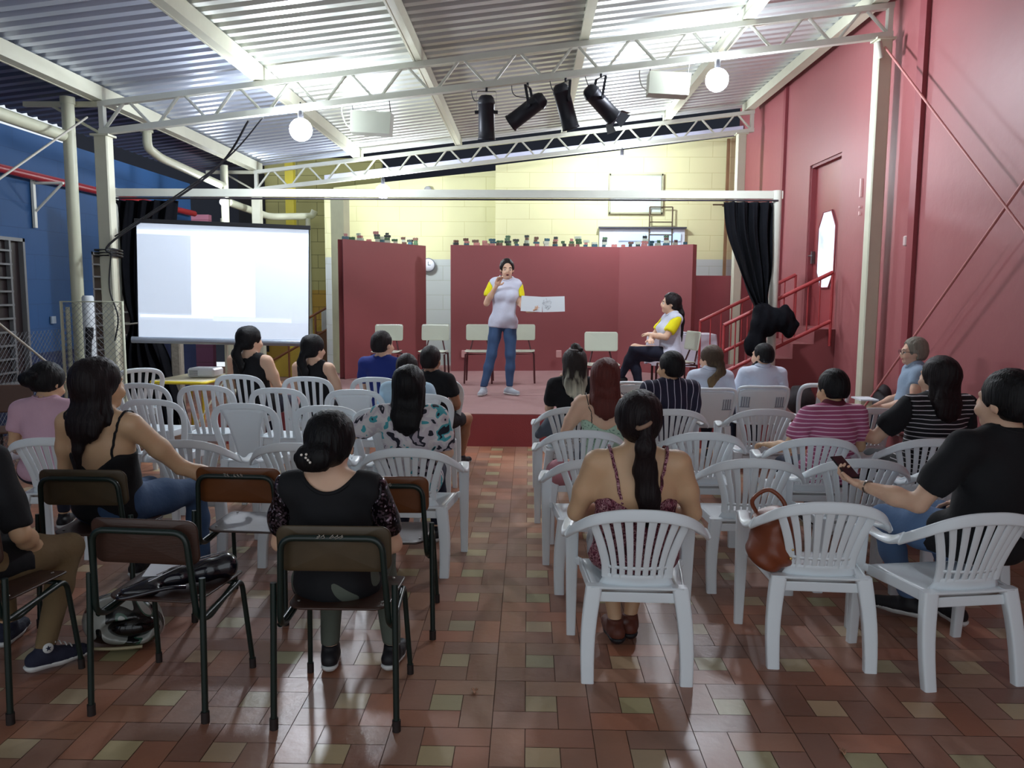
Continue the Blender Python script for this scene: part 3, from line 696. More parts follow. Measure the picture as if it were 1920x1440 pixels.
# chain-link fence panel with gate post at the left
t = thing('chainlink_fence', 'chain-link mesh panel standing in front of the blue wall', 'fence', (-4.75, 0, 0))
m_ = MB()
def wire(P, r=.0022): m_.tube(P, r, 3, caps=False)
y_a, y_b, za, zb = 5.6, 8.35, .05, 1.28
sp_ = .06; span = zb-za; k = int((y_b-y_a+span)/sp_)
for i in range(k):
    for d in (1, -1):
        c = y_a-span+i*sp_*1.0
        p0, p1 = ((c, za), (c+span, zb)) if d == 1 else ((c+span, za), (c, zb))
        lo_, hi_ = max(y_a, min(p0[0], p1[0])), min(y_b, max(p0[0], p1[0]))
        if hi_ <= lo_: continue
        f = lambda y: za+(y-p0[0])/(p1[0]-p0[0])*span
        wire([(0, lo_, f(lo_)), (0, hi_, f(hi_))])
m_.obj('mesh', mat('wire_grey', (120, 124, 128), .5, .6), t)
for y in (y_a, y_b):
    mm = MB(); mm.tube([(0, y, 0), (0, y, 1.5)], .022, 8); mm.obj('fence_post', PVC, t)
t = thing('gate_panel', 'narrow chain-link gate leaf between the downpipe and the front post', 'gate', (-4.7, 8.15, 0))
m_ = MB(); m_.tube([(.0, 0, .05), (.0, 0, 1.56), (.62, 0, 1.56), (.62, 0, .05)], .016, 8); m_.obj('gate_frame', PVC, t)
m_ = MB()
for i in range(40):
    for d in (1, -1):
        c = -1.5+i*.06; p0, p1 = ((c, .05), (c+1.5, 1.55)) if d == 1 else ((c+1.5, .05), (c, 1.55))
        lo_, hi_ = max(0, min(p0[0], p1[0])), min(.62, max(p0[0], p1[0]))
        if hi_ > lo_+.01:
            f = lambda x: .05+(x-p0[0])/(p1[0]-p0[0])*1.5; wire([(lo_, 0, f(lo_)), (hi_, 0, f(hi_))], .0022)
m_.obj('mesh', MATS['wire_grey'], t)
m_ = MB(); m_.tube([(-4.54, 8.36, 0), (-4.54, 8.36, 1.60), (-4.54, 8.36, 1.62)], [.058, .058, .045], 14); tag(m_.obj('capped_pipe', mat('box_white', (206, 212, 214), .5)), 'white capped pipe stub standing between the downpipe and the left front post', 'pipe')
m_ = MB(); m_.tube(catmull([(-4.50, 8.22, .1), (-4.49, 8.22, .9), (-4.47, 8.22, 1.2)], 5), .030, 8); m_.tube([(-4.47, 8.22, 1.18), (-4.46, 8.22, 1.30)], .040, 8); tag(m_.obj('wrapped_pole', BLACK), 'dark wrapped pole in front of the white capped pipe', 'pole')
t = thing('concrete_post', 'rough concrete fence post standing behind the projection screen', 'post', (-4.30, 9.9, 0)); m_ = MB(); m_.box((0, 0, .6), (.12, .12, 1.2), bev=.015); m_.obj('shaft', mat('concrete', (138, 132, 120), .9, var=.3, vscale=20, bump=.5), t)
m_ = MB(); m_.tube(catmull([(-2.9, 8.6, 3.42), (-3.4, 8.9, 2.95), (-4.3, 8.5, 2.2), (-4.33, 8.47, 2.05)], 8), .012, 6); m_.tube(catmull([(-2.75, 8.6, 3.45), (-3.3, 8.8, 3.0), (-4.3, 8.5, 2.23)], 8), .008, 6)
for z in (2.03, 2.06, 2.09): m_.tube([(-4.51, 8.5, z), (-4.33, 8.5, z+.01), (-4.33, 8.7, z), (-4.51, 8.7, z)], .014, 6, closed=True)
m_.tube(catmull([(-4.33, 8.47, 2.05), (-4.36, 8.46, 1.7), (-4.28, 8.45, 1.4), (-4.33, 8.46, 1.15)], 8), .008, 6)
tag(m_.obj('power_cable', BLACK), 'black cable slung from the near truss and bound round the left post', 'cable')

# lamps
GL = mat('lamp_glow', (236, 244, 255), .5, emit=LAMP, var=0)
def bulb(x, y, z, r, lb):
    t = thing('globe_lamp', lb, 'lamp', (x, y, z), 0, 'globe lamps under the trusses'); m_ = MB(); m_.sphere((0, 0, 0), r, 10); m_.obj('globe', GL, t)
    m_ = MB(); m_.tube([(0, 0, r*.9), (0, 0, r+.09)], .03, 10); m_.tube([(0, 0, r+.08), (0, 0, r+.16)], .008, 6); m_.obj('lamp_socket', BLACK, t)
bulb(-2.36, 8.6, 3.33, .115, 'glowing globe lamp under the near truss, left of the spotlights')
bulb(1.89, 8.6, 3.83, .115, 'glowing globe lamp under the near truss, right of the spotlights')
bulb(-2.36, 13.37, 3.28, .115, 'glowing globe lamp under the far truss, above the left red partition')
bulb(1.47, 13.37, 3.74, .115, 'glowing globe lamp under the far truss, in front of the cream wall')
bulb(-4.60, 12.4, 3.0, .05, 'small glowing lamp between the downpipes behind the screen top')
m_ = MB(); m_.tube(fillet([(-4.60, 12.4, 3.14), (-4.60, 12.4, 3.22), (-4.71, 12.74, 3.22)], .05), .012, 6); m_.obj('lamp_arm', CREAM_METAL, bpy.data.objects['globe_lamp.004']).matrix_parent_inverse = Matrix.Translation((4.60, -12.4, -3.0))
# ================================================================ chairs
PLA = mat('white_plastic', (228, 236, 240), .32, var=.03, spec=.45)
GREEN = mat('dark_green_enamel', (16, 34, 30), .35, var=.2)
RUBBER = mat('brown_rubber', (34, 24, 22), .7)
PLY = mat('worn_plywood', (60, 40, 32), .38, var=.35, vscale=3, stretch=(.6, 6, 6), bump=.1, bscale=30)
PLYO = mat('warm_plywood', (102, 58, 28), .35, var=.25, vscale=3, stretch=(.6, 6, 6))
PLYY = mat('mottled_plywood', (72, 60, 42), .45, var=.4, vscale=9)
CREAMLAM = mat('cream_laminate', (198, 204, 186), .22, var=.03)
REDTUBE = mat('dark_red_tube', (70, 22, 26), .4)
SCUFF = mat('worn_edge', (150, 140, 126), .7)
def leg_sweep(mb, p0, p1, w0, w1, d0, d1, bow=0):
    P = []; W = []; D = []
    for i in range(7):
        u = i/6; p = Vector(p0).lerp(Vector(p1), u); p.x += bow*math.sin(u*PI)*(1 if p0[0] > 0 else -1); P.append(p); W.append(w0+(w1-w0)*u); D.append(d0+(d1-d0)*u)
    mb.sweep(P, (1, 0, 0), (0, 1, 0), W, D, sq=.35); return mb
# --- armchair with a fan of slats
def armchair():
    t = thing('armchair', 'x', 'chair')
    wz = lambda z: .132+.078*max(0, (z-.46)/.275)**1.5 if z > .46 else .132+.03*((.46-z)/.1)**1.3
    yb = lambda z: -.185-.13*(z-.42)/.35
    def bp(u, z): w_ = wz(z); return Vector((u*w_, yb(z)+.055*u*u*(.4+.6*min(1, max(0, (z-.42)/.3))), z))
    mb = MB()
    # top band
    half = [(0, -.300, .754), (.10, -.297, .749), (.195, -.276, .725), (.262, -.222, .680), (.300, -.14, .630)]
    P = catmull([(-x, y, z) for x, y, z in half[::-1]]+half[1:], 6); n = len(P)
    W = []; T = []; ww = []; tt = []
    for i, p in enumerate(P):
        a = abs(p.x)/.300; f = max(0, (a-.8)/.2); sx = math.copysign(1, p.x)
        up = Vector((-sx*.25*a, .1, 1)).lerp(Vector((-sx*.55, 0, .8)), f*.6).normalized()
        tan = (P[min(i+1, n-1)]-P[max(i-1, 0)]).normalized(); nn = tan.cross(up).normalized()
        W.append(up); T.append(nn); ww.append(.027); tt.append(.010)
    mb.sweep(P, W, T, ww, tt)
    # outer edges and slats
    for u in (-1, -.745, -.495, -.247, 0, .247, .495, .745, 1):
        zs = [.735-.012*abs(u)**2]+[.70-.04*i for i in range(6)]+[.445]
        edge = abs(u) == 1; P = [bp(u, z) for z in zs]
        mb.sweep(P, (1, 0, 0), (0, 1, .3), [.020 if edge else .0125+.006*max(0, (z-.5)/.25) for z in zs], .007 if edge else .004, n=5, sq=.5)
    mb.shell(lambda u, v: bp(2*u-1, .488+.014*v), 14, 1, .006)
    mb.shell(lambda u, v: bp((2*u-1)*(1.18-.10*v), .365+.095*v)+Vector((0, .0, 0)), 14, 5, .010)
    mb.obj('backrest', PLA, t)
    # seat
    def seat(u, v):
        x = (2*u-1)*(.200+.035*v); y = -.215+.43*v; z = .405-.018*math.sin(PI*v)*math.cos((2*u-1)*1.4)
        if v > .9: z -= (v-.9)*.25
        return Vector((x, y, z))
    mb = MB(); mb.shell(seat, 12, 14, .010)
    for s_ in (-1, 1): mb.sweep([(s_*.20, -.20, .385), (s_*.22, 0, .385), (s_*.236, .19, .38)], (0, 0, 1), (1, 0, 0), .026, .006, sq=.3)
    mb.sweep([(-.2, -.20, .362), (.2, -.20, .362)], (0, 0, 1), (0, 1, 0), .022, .005, sq=.3); mb.sweep([(-.23, .212, .368), (.23, .212, .368)], (0, 0, 1), (0, 1, 0), .026, .006, sq=.3)
    mb.obj('seat', PLA, t)
    for s_ in (-1, 1):
        mb = MB(); P = catmull([(s_*.302, -.15, .640), (s_*.308, -.08, .612), (s_*.304, .02, .602), (s_*.292, .12, .604), (s_*.284, .195, .594), (s_*.280, .215, .565)], 5)
        n = len(P); Wv = [Vector((-s_*.45, 0, .9)).lerp(Vector((-s_, 0, .02)), min(1, i/10)).normalized() for i in range(n)]; Tv = [(P[min(i+1, n-1)]-P[max(i-1, 0)]).cross(Wv[i]).normalized() for i in range(n)]; mb.sweep(P, Wv, Tv, [.027]*n, [.010]*n)
        mb.obj('armrest', PLA, t)
        mb = leg_sweep(MB(), (s_*.278, .198, .596), (s_*.276, .235, 0), .034, .022, .020, .018); mb.sweep([(s_*.240, .195, .385), (s_*.266, .205, .395)], (0, 0, 1), (0, 1, 0), .02, .012); mb.obj('leg', PLA, t)
        mb = leg_sweep(MB(), (s_*.186, -.190, .412), (s_*.212, -.262, 0), .036, .028, .024, .022, .012); mb.obj('leg', PLA, t)
    return t
# --- side chair: upright plastic chair without arms; kind 'slat' or 'panel'
def sidechair(kind):
    t = thing('plastic_side_chair', 'x', 'chair')
    yb = lambda z: -.19-.13*(z-.43)/.43
    wz = lambda z: .165+.062*((z-.43)/.43)
    mb = MB()
    half = [(0, 0, .862), (.12, 0, .853), (.195, 0, .822), (.228, 0, .755), (.222, 0, .66), (.20, 0, .55), (.185, 0, .43)]
    P = [Vector((x, yb(z)+.25*x*x*2, z)) for x, _, z in [(-a, b_, c) for a, b_, c in half[::-1]]+half[1:]]; P = catmull(P, 5); n = len(P); W = []; T = []
    for i, p in enumerate(P):
        tan = (P[min(i+1, n-1)]-P[max(i-1, 0)]).normalized(); nn = Vector((0, 1, .28)).normalized(); W.append(tan.cross(nn).normalized()); T.append(nn)
    mb.sweep(P, W, T, [.024]*n, [.010]*n)
    if kind == 'slat':
        for u in (-.66, -.33, 0, .33, .66):
            zs = [.85-.03*abs(u)**3, .78, .7, .6, .5, .44]
            mb.sweep([Vector((u*wz(z)*.95, yb(z)+.02*u*u, z)) for z in zs], (1, 0, 0), (0, 1, .28), .0165, .005, n=5, sq=.5)
    else:
        mb.shell(lambda u, v: Vector(((2*u-1)*(.085+.075*max(0, v)**2.2), yb(.43+.425*v)+.004, .43+.42*v-.02*abs(2*u-1)**2*v)), 10, 14, .008)
    mb.obj('backrest', PLA, t)
    def seat(u, v):
        x = (2*u-1)*(.19+.03*v); y = -.215+.42*v; z = .442-.014*math.sin(PI*v)*math.cos((2*u-1)*1.4)
        if v > .9: z -= (v-.9)*.25
        return Vector((x, y, z))
    mb = MB(); mb.shell(seat, 10, 12, .010)
    for s_ in (-1, 1): mb.sweep([(s_*.19, -.20, .42), (s_*.205, 0, .42), (s_*.217, .185, .415)], (0, 0, 1), (1, 0, 0), .028, .006, sq=.3)
    mb.sweep([(-.2, -.20, .41), (.2, -.20, .41)], (0, 0, 1), (0, 1, 0), .03, .005, sq=.3); mb.sweep([(-.21, .205, .40), (.21, .205, .40)], (0, 0, 1), (0, 1, 0), .028, .006, sq=.3)
    mb.obj('seat', PLA, t)
    for s_ in (-1, 1):
        leg_sweep(MB(), (s_*.200, .185, .43), (s_*.215, .225, 0), .030, .020, .022, .018).obj('leg', PLA, t)
        leg_sweep(MB(), (s_*.182, -.195, .45), (s_*.198, -.255, 0), .030, .022, .022, .018, .008).obj('leg', PLA, t)
    return t
# --- plastic chair with a broad plain back and two lattice corners
def broadchair():
    t = thing('plastic_armchair', 'x', 'chair'); yb = lambda z: -.20-.12*(z-.43)/.38
    def c(x, z): return Vector((x, yb(z)+.5*x*x, z))
    mb = MB(); mb.shell(lambda u, v: c((2*u-1)*(.19+.05*v), .42+.36*v-(.03*abs(2*u-1)**5)*v), 18, 12, .008)
    P = [c(x, z) for x, z in ((-.20, .43), (-.235, .62), (-.242, .74), (-.20, .795), (0, .80), (.20, .795), (.242, .74), (.235, .62), (.20, .43))]; P = catmull(P, 5); n = len(P)
    mb.tube(P, .015, 8)
    mb.obj('backrest', PLA, t)
    for s_ in (-1, 1):
        mb = MB()
        for i in range(4): mb.sweep([c(s_*(.13+.022*i), .60)-Vector((0, .008, 0)), c(s_*(.13+.022*i), .70)-Vector((0, .008, 0))], (1, 0, 0), (0, 1, .2), .006, .004, n=4)
        mb.sweep([c(s_*.12, .60)-Vector((0, .008, 0)), c(s_*.21, .60)-Vector((0, .008, 0))], (0, 0, 1), (0, 1, .2), .005, .004, n=4)
        mb.obj('lattice', mat('plastic_shade', (150, 158, 170), .4), t)
    mb = MB(); mb.shell(lambda u, v: Vector(((2*u-1)*(.2+.03*v), -.215+.43*v, .43-.015*math.sin(PI*v))), 10, 10, .012); mb.obj('seat', PLA, t)
    for s_ in (-1, 1):
        mb = MB(); P = catmull([(s_*.236, -.17, .66), (s_*.27, -.05, .65), (s_*.272, .12, .645), (s_*.262, .2, .60)], 5); mb.sweep(P, (1, 0, 0), (0, 0, 1), .024, .010); mb.obj('armrest', PLA, t)
        leg_sweep(MB(), (s_*.255, .20, .62), (s_*.262, .235, 0), .028, .02, .02, .018).obj('leg', PLA, t)
        leg_sweep(MB(), (s_*.19, -.20, .44), (s_*.21, -.26, 0), .032, .024, .022, .018).obj('leg', PLA, t)
    return t
def openchair():
    t = thing('plastic_armchair', 'x', 'chair'); yb = lambda z: -.20-.12*(z-.43)/.38
    def c(x, z): return Vector((x, yb(z)+.5*x*x, z))
    mb = MB(); P = [c(x, z) for x, z in ((-.21, .43), (-.232, .62), (-.225, .74), (-.17, .79), (0, .795), (.17, .79), (.225, .74), (.232, .62), (.21, .43))]
    mb.sweep(catmull(P, 5), (1, 0, .01), (0, 1, .01), .024, .012) if False else mb.tube(catmull(P, 5), .022, 8)
    mb.shell(lambda u, v: c((2*u-1)*.2, .44+.10*v), 10, 3, .008); mb.shell(lambda u, v: c((2*u-1)*.07, .52+.26*v), 4, 4, .008)
    mb.obj('backrest', PLA, t)
    mb = MB(); mb.shell(lambda u, v: Vector(((2*u-1)*(.2+.03*v), -.215+.43*v, .43-.015*math.sin(PI*v))), 10, 10, .012); mb.obj('seat', PLA, t)
    for s_ in (-1, 1):
        leg_sweep(MB(), (s_*.2, .20, .43), (s_*.22, .235, 0), .028, .02, .02, .018).obj('leg', PLA, t)
        leg_sweep(MB(), (s_*.19, -.20, .44), (s_*.21, -.26, 0), .032, .024, .022, .018).obj('leg', PLA, t)
    return t
# --- school chair of bent tube and plywood
def rrect(w_, h, r, n=5):
    out = []
    for cx, cy, a0 in ((w_-r, h-r, 0), (-w_+r, h-r, 90), (-w_+r, -h+r, 180), (w_-r, -h+r, 270)):
        for i in range(n+1): a = R(a0+90*i/n); out.append((cx+r*math.cos(a), cy+r*math.sin(a)))
    return out
def plate(mb, w_, h, r, th, fn, n=5, mi=0):
    """rounded plate bent by fn(x,y,t)->point"""
    pl = rrect(w_, h, r, n); k = len(pl); vs = []; fs = []
    rings = [1, .97, .8, .5, .25]
    for side_, t0 in ((0, th/2), (1, -th/2)):
        for ri, q in enumerate(rings):
            for p in pl: vs.append(fn(p[0]*q, p[1]*q, t0*(.5 if ri == 0 else 1)))
        vs.append(fn(0, 0, t0))
    o = len(rings)*k+1
    for s_ in (0, 1):
        b0 = s_*o
        for ri in range(len(rings)-1):
            for j in range(k): fs.append((b0+ri*k+j, b0+ri*k+(j+1) % k, b0+(ri+1)*k+(j+1) % k, b0+(ri+1)*k+j))
        for j in range(k): fs.append((b0+(len(rings)-1)*k+j, b0+(len(rings)-1)*k+(j+1) % k, b0+o-1))
    for j in range(k): fs.append((j, (j+1) % k, o+(j+1) % k, o+j))
    return mb.add(vs, fs, True, mi)
def schoolchair(ply, plyb, label_back=None):
    t = thing('school_chair', 'x', 'chair')
    def bk(x, z, o): return Vector((x, -.215-.12*(z-.02)+.55*x*x+o, .71+z))
    mb = MB(); plate(mb, .218, .092, .04, .010, lambda x, z, o: bk(x, z, o)); mb.obj('backrest', plyb, t)
    mb = MB(); plate(mb, .205, .195, .05, .011, lambda x, y, o: Vector((x*(1+.25*y), y+.035, .448+o+.35*x*x-(.06*max(0, y-.1))))); mb.obj('seat', ply, t)
    r = .0125
    mb = MB(); P = fillet([(-.198, .14, .425), (-.215, -.13, .385), (-.208, -.205, .42), (-.19, -.235, .762), (.19, -.235, .762), (.208, -.205, .42), (.215, -.13, .385), (.198, .14, .425)], .055, 6)
    mb.tube(P, r, 10); mb.obj('back_frame', GREEN, t)
    for s_ in (-1, 1):
        mb = MB(); mb.tube([(s_*.232, -.20, .575), (s_*.237, -.225, .03)], r, 10); o = mb.obj('leg', GREEN, t); mb = MB(); mb.tube([(s_*.237, -.225, .045), (s_*.237, -.226, 0)], r+.004, 10); mb.obj('rubber_foot', RUBBER, o)
        mb = MB(); mb.tube(fillet([(s_*.218, -.18, .40), (s_*.205, .20, .425), (s_*.222, .25, .03)], .05, 5), r*.9, 10); o = mb.obj('leg', GREEN, t); mb = MB(); mb.tube([(s_*.2215, .249, .045), (s_*.222, .25, 0)], r+.002, 10); mb.obj('rubber_foot', RUBBER, o)
    mb = MB(); mb.tube([(-.205, .17, .424), (.205, .17, .424)], r*.8, 8); mb.obj('cross_bar', GREEN, t)
    mb = MB()
    for x, y in ((-.165, .17), (.165, .17), (-.165, -.10), (.165, -.10)): mb.sphere((x, y, .457+.35*x*x), (.007, .007, .003), 5)
    mb.obj('rivets', mat('steel_rivet', (160, 160, 155), .3, .8), t)
    return t
def laminchair():
    t = thing('stage_chair', 'x', 'chair')
    mb = MB(); plate(mb, .205, .118, .03, .012, lambda x, z, o: Vector((x, -.20-.15*z+.3*x*x+o, .725+z))); mb.obj('backrest', CREAMLAM, t)
    mb = MB(); plate(mb, .20, .19, .04, .014, lambda x, y, o: Vector((x, y+.03, .445+o-.03*math.cos(x*7)+.02+.05*abs(y)))); mb.obj('seat', CREAMLAM, t)
    for s_ in (-1, 1):
        mb = MB(); mb.tube([(s_*.10, -.215, .63), (s_*.15, -.15, .42)], .011, 8); mb.obj('back_strut', REDTUBE, t)
        mb = MB(); mb.tube([(s_*.185, -.17, .43), (s_*.20, -.20, 0)], .013, 8); mb.obj('leg', REDTUBE, t)
        mb = MB(); mb.tube([(s_*.185, .20, .43), (s_*.20, .225, 0)], .013, 8); mb.obj('leg', REDTUBE, t)
    mb = MB(); mb.tube([(-.185, -.17, .425), (.185, -.17, .425), (.185, .20, .425), (-.185, .20, .425)], .011, 8, closed=True); mb.obj('seat_frame', REDTUBE, t)
    return t
PROTO = {}
MAKE = {'arm': armchair, 'slat': lambda: sidechair('slat'), 'panel': lambda: sidechair('panel'), 'broad': broadchair, 'open': openchair, 'lam': laminchair,
        'school': lambda: schoolchair(PLY, PLY), 'schoolo': lambda: schoolchair(PLY, PLYO), 'schooly': lambda: schoolchair(PLY, PLYY)}
TOPS = {'arm': (-.30, .775), 'slat': (-.32, .884), 'panel': (-.32, .884), 'broad': (-.32, .81), 'open': (-.32, .81), 'school': (-.235, .802), 'schoolo': (-.235, .802), 'schooly': (-.235, .802), 'lam': (-.22, .843)}
CH = {}
def chair(key, kind, px, py, rz, label, group, z0=0, ztop=None):
    """px, py: where the middle of the top of the back stands in the picture; that fixes the chair on the floor"""
    if kind in PROTO: o = copy_tree(PROTO[kind])
    else: o = MAKE[kind](); PROTO[kind] = o
    dy, zt_ = TOPS[kind]; p = onz(px, py, z0+zt_); a = R(rz)
    x = p.x+math.sin(a)*dy; y = p.y-math.cos(a)*dy
    o.location = (round(x, 3), round(y, 3), z0); o.rotation_euler = (0, 0, a); o['label'] = label; o['group'] = group
    CH[key] = (x, y, a); return o
GA, GS, GP, GM = 'white plastic armchairs', 'green tube school chairs', 'white plastic side chairs', 'cream stage chairs'
chair('R1', 'arm', 1203, 958, -2, 'white plastic armchair holding the ponytailed woman in the rose floral top', GA)
chair('R2', 'arm', 1560, 944, -4, 'white plastic armchair with the brown leather bag hanging inside it', GA)
chair('R3', 'arm', 1862, 964, 9, 'white plastic armchair holding the man in the black T-shirt', GA)
chair('R4', 'arm', 1418, 862, -2, 'empty white armchair right of the ponytailed woman in the rose floral top', GA)
chair('R5', 'arm', 1622, 862, -3, 'empty white armchair directly behind the pink striped polo shirt chair', GA)
chair('R6', 'arm', 1835, 866, 0, 'empty white armchair in front of the man in the black T-shirt', GA)
chair('R7', 'arm', 1125, 862, 0, 'empty white armchair hidden behind the ponytailed woman near the aisle', GA)
chair('R8', 'arm', 1095, 808, 2, 'white armchair beside the aisle holding the auburn-haired woman in mint', GA)
chair('R9', 'arm', 1322, 812, 0, 'empty white armchair behind the navy striped blouse', GA)
chair('R10', 'arm', 1537, 822, -2, 'white armchair holding the person in the pink striped polo shirt', GA)
chair('R11', 'arm', 1752, 824, 2, 'white armchair holding the long-haired woman with the black striped back', GA)
chair('R12', 'arm', 1078, 764, 3, 'white armchair by the aisle holding the woman with highlighted hair', GA)
chair('R13', 'arm', 1262, 768, 0, 'white armchair holding the person in the navy striped blouse', GA)
chair('R14', 'arm', 1438, 768, -2, 'empty white armchair in front of the pink striped polo shirt, left one', GA)
chair('R15', 'arm', 1643, 766, 2, 'empty white armchair between the pink polo shirt and the striped black back', GA)
chair('R16', 'broad', 1334, 728, 2, 'plain-backed white armchair holding the woman with glasses and blond ponytail', GA)
chair('R17', 'broad', 1434, 724, 0, 'plain-backed white armchair holding the bearded man in the white shirt', GA)
chair('R18', 'open', 1549, 720, -3, 'empty white plastic chair with an open back window near the right post', GA)
chair('R19', 'broad', 1200, 716, 0, 'white plastic armchair edge showing below the seated woman on stage', GA)
chair('L1', 'school', 258, 977, -5, 'empty green school chair with the black patent bag on its seat', GS)
chair('L2', 'schooly', 620, 990, 0, 'green school chair with mottled back holding the woman with the pearl hair clip', GS)
chair('L3', 'schoolo', 440, 879, -3, 'empty green school chair with the warm orange plywood back', GS)
chair('L4', 'schooly', 146, 883, 0, 'green school chair holding the long-haired woman in the black strap top', GS)
chair('L5', 'schoolo', 716, 896, 2, 'green school chair standing in front of the sequin-sleeved woman', GS)
chair('L6', 'school', -118, 978, -4, 'green school chair at the left edge holding the person in canvas high-tops', GS)
chair('P1', 'arm', 762, 842, -2, 'white armchair holding the woman in the white and teal floral blouse', GA)
chair('P2', 'arm', 548, 832, 0, 'empty white armchair in front of the woman with the pearl hair clip', GA)
chair('P3', 'arm', 338, 826, 0, 'empty white armchair right of the long-haired woman in the black strap top', GA)
chair('P4', 'arm', 84, 822, 4, 'white armchair holding the woman in the pale pink T-shirt', GA)
chair('Q1', 'slat', 382, 722, 2, 'empty white slatted chair, second row, in front of the yellow table', GP)
chair('Q2', 'panel', 453, 756, -2, 'empty white chair with a solid fan panel, nearest the pearl hair clip', GP)
chair('Q3', 'slat', 279, 748, -5, 'empty white slatted chair at the left end of its row', GP)
chair('Q4', 'slat', 262, 718, -6, 'empty white slatted chair just behind the tilted one at the far left', GP)
chair('Q5', 'slat', 262, 690, 38, 'white slatted chair turned sideways by the black curtain', GP)
chair('Q6', 'slat', 444, 702, -3, 'white slatted chair holding the dark-haired woman nearest the projection screen', GP)
chair('Q7', 'slat', 517, 727, -2, 'empty white slatted chair between the two black sleeveless women', GP)
chair('Q8', 'slat', 573, 706, -2, 'white slatted chair holding the second black sleeveless woman', GP)
chair('Q9', 'panel', 662, 730, 0, 'empty white chair with a solid fan panel behind the man in blue', GP)
chair('Q10', 'slat', 702, 707, -3, 'white slatted chair holding the man in the royal blue T-shirt', GP)
chair('Q11', 'slat', 608, 760, -3, 'empty white slatted chair beyond the pearl hair clip', GP)
chair('Q12', 'slat', 818, 710, 2, 'white slatted chair holding the dark-haired person in the black T-shirt', GP)
chair('Q13', 'panel', 790, 738, 0, 'white plastic chair holding the person in the light blue shirt', GP)
chair('Q14', 'panel', 724, 764, 0, 'empty white chair behind the light blue shirt', GP)
# stage chairs
for i, (px, py, rz, lb) in enumerate(((730, 608, 0, 'cream stage chair behind the man in the royal blue T-shirt'), (816, 608, -2, 'cream stage chair between the two red partitions'),
                                      (900, 608, 0, 'cream stage chair just left of the standing speaker'), (978, 608, 0, 'cream stage chair just right of the standing speaker'))):
    o = chair('S%d' % i, 'lam', px, py, 180+rz, lb, GM, SZ)
    p = onz(px, py, SZ+.843); o.location = (p.x, p.y-.22, SZ)
o = chair('S4', 'lam', 1127, 622, 180, 'cream stage chair standing alone between the speaker and the seated woman', GM, SZ); p = onz(1127, 622, SZ+.843); o.location = (p.x, p.y-.22, SZ)
o = chair('S5', 'lam', 1262, 640, 180, 'cream stage chair under the seated woman on the stage', GM, SZ); o.location = (1.90, 10.35, SZ); o.rotation_euler = (0, 0, R(104))
# far small bench and brown chair
t = thing('wooden_stool', 'small dark wooden chair frame behind the bearded man', 'stool', (2.75, 9.3, SZ))
m_ = MB(); m_.box((0, 0, .45), (.28, .28, .025), bev=.008); m_.obj('seat', mat('dark_wood', (52, 26, 24), .5), t)
for sx in (-1, 1):
    for sy in (-1, 1): m_ = MB(); m_.box((sx*.125, sy*.125, .22), (.025, .025, .44)); m_.obj('leg', MATS['dark_wood'], t)
t = thing('wooden_chair', 'brown plywood chair back standing by the wall behind the woman in pink', 'chair', (-4.55, 7.1, 0), R(20))
m_ = MB(); m_.box((0, -.2, .74), (.36, .02, .24), bev=.01); m_.obj('backrest', mat('brown_ply', (84, 58, 46), .5), t)
m_ = MB(); m_.box((0, 0, .44), (.38, .38, .02), bev=.01); m_.obj('seat', MATS['brown_ply'], t)
for sx in (-1, 1):
    for sy in (-1, 1): m_ = MB(); m_.tube([(sx*.17, sy*.17, 0), (sx*.17, sy*.18, .84 if sy < 0 else .44)], .012, 8); m_.obj('leg', BLACK, t)

# ================================================================ other things
# yellow school table and projector
tp = onz(368, 706, .72)
t = thing('low_table', 'small table with a yellow-edged cream top carrying the projector', 'table', (tp.x, tp.y, 0), R(-6))
m_ = MB(); plate(m_, .30, .42, .04, .03, lambda x, y, o: Vector((x, y, .70+o))); m_.obj('tabletop', mat('cream_table', (216, 206, 170), .4), t)
m_ = MB(); pl = rrect(.305, .425, .045); m_.tube([(x, y, .695) for x, y in pl], .018, 6, closed=True); m_.obj('edge_band', mat('yellow_edge', (224, 200, 40), .4), t)
for sx in (-1, 1):
    for sy in (-1, 1): m_ = MB(); m_.tube([(sx*.25, sy*.34, 0), (sx*.25, sy*.34, .68)], .014, 8); m_.obj('leg', mat('yellow_leg', (190, 160, 30), .4), t)
t = thing('projector', 'white projector standing on the yellow-edged table', 'projector', (tp.x+.10, tp.y+.02, .717), R(-5))
m_ = MB(); m_.box((0, 0, .055), (.31, .25, .10), bev=.02); m_.obj('body', mat('projector_white', (226, 230, 236), .35), t)
m_ = MB(); m_.tube([(.08, .10, .06), (.08, .155, .06)], .03, 14); m_.obj('lens', BLACK, t)
m_ = MB()
for i in range(5): m_.box((-.08, -.1255, .03+i*.012), (.1, .002, .005))
m_.obj('vent', BLACK, t)
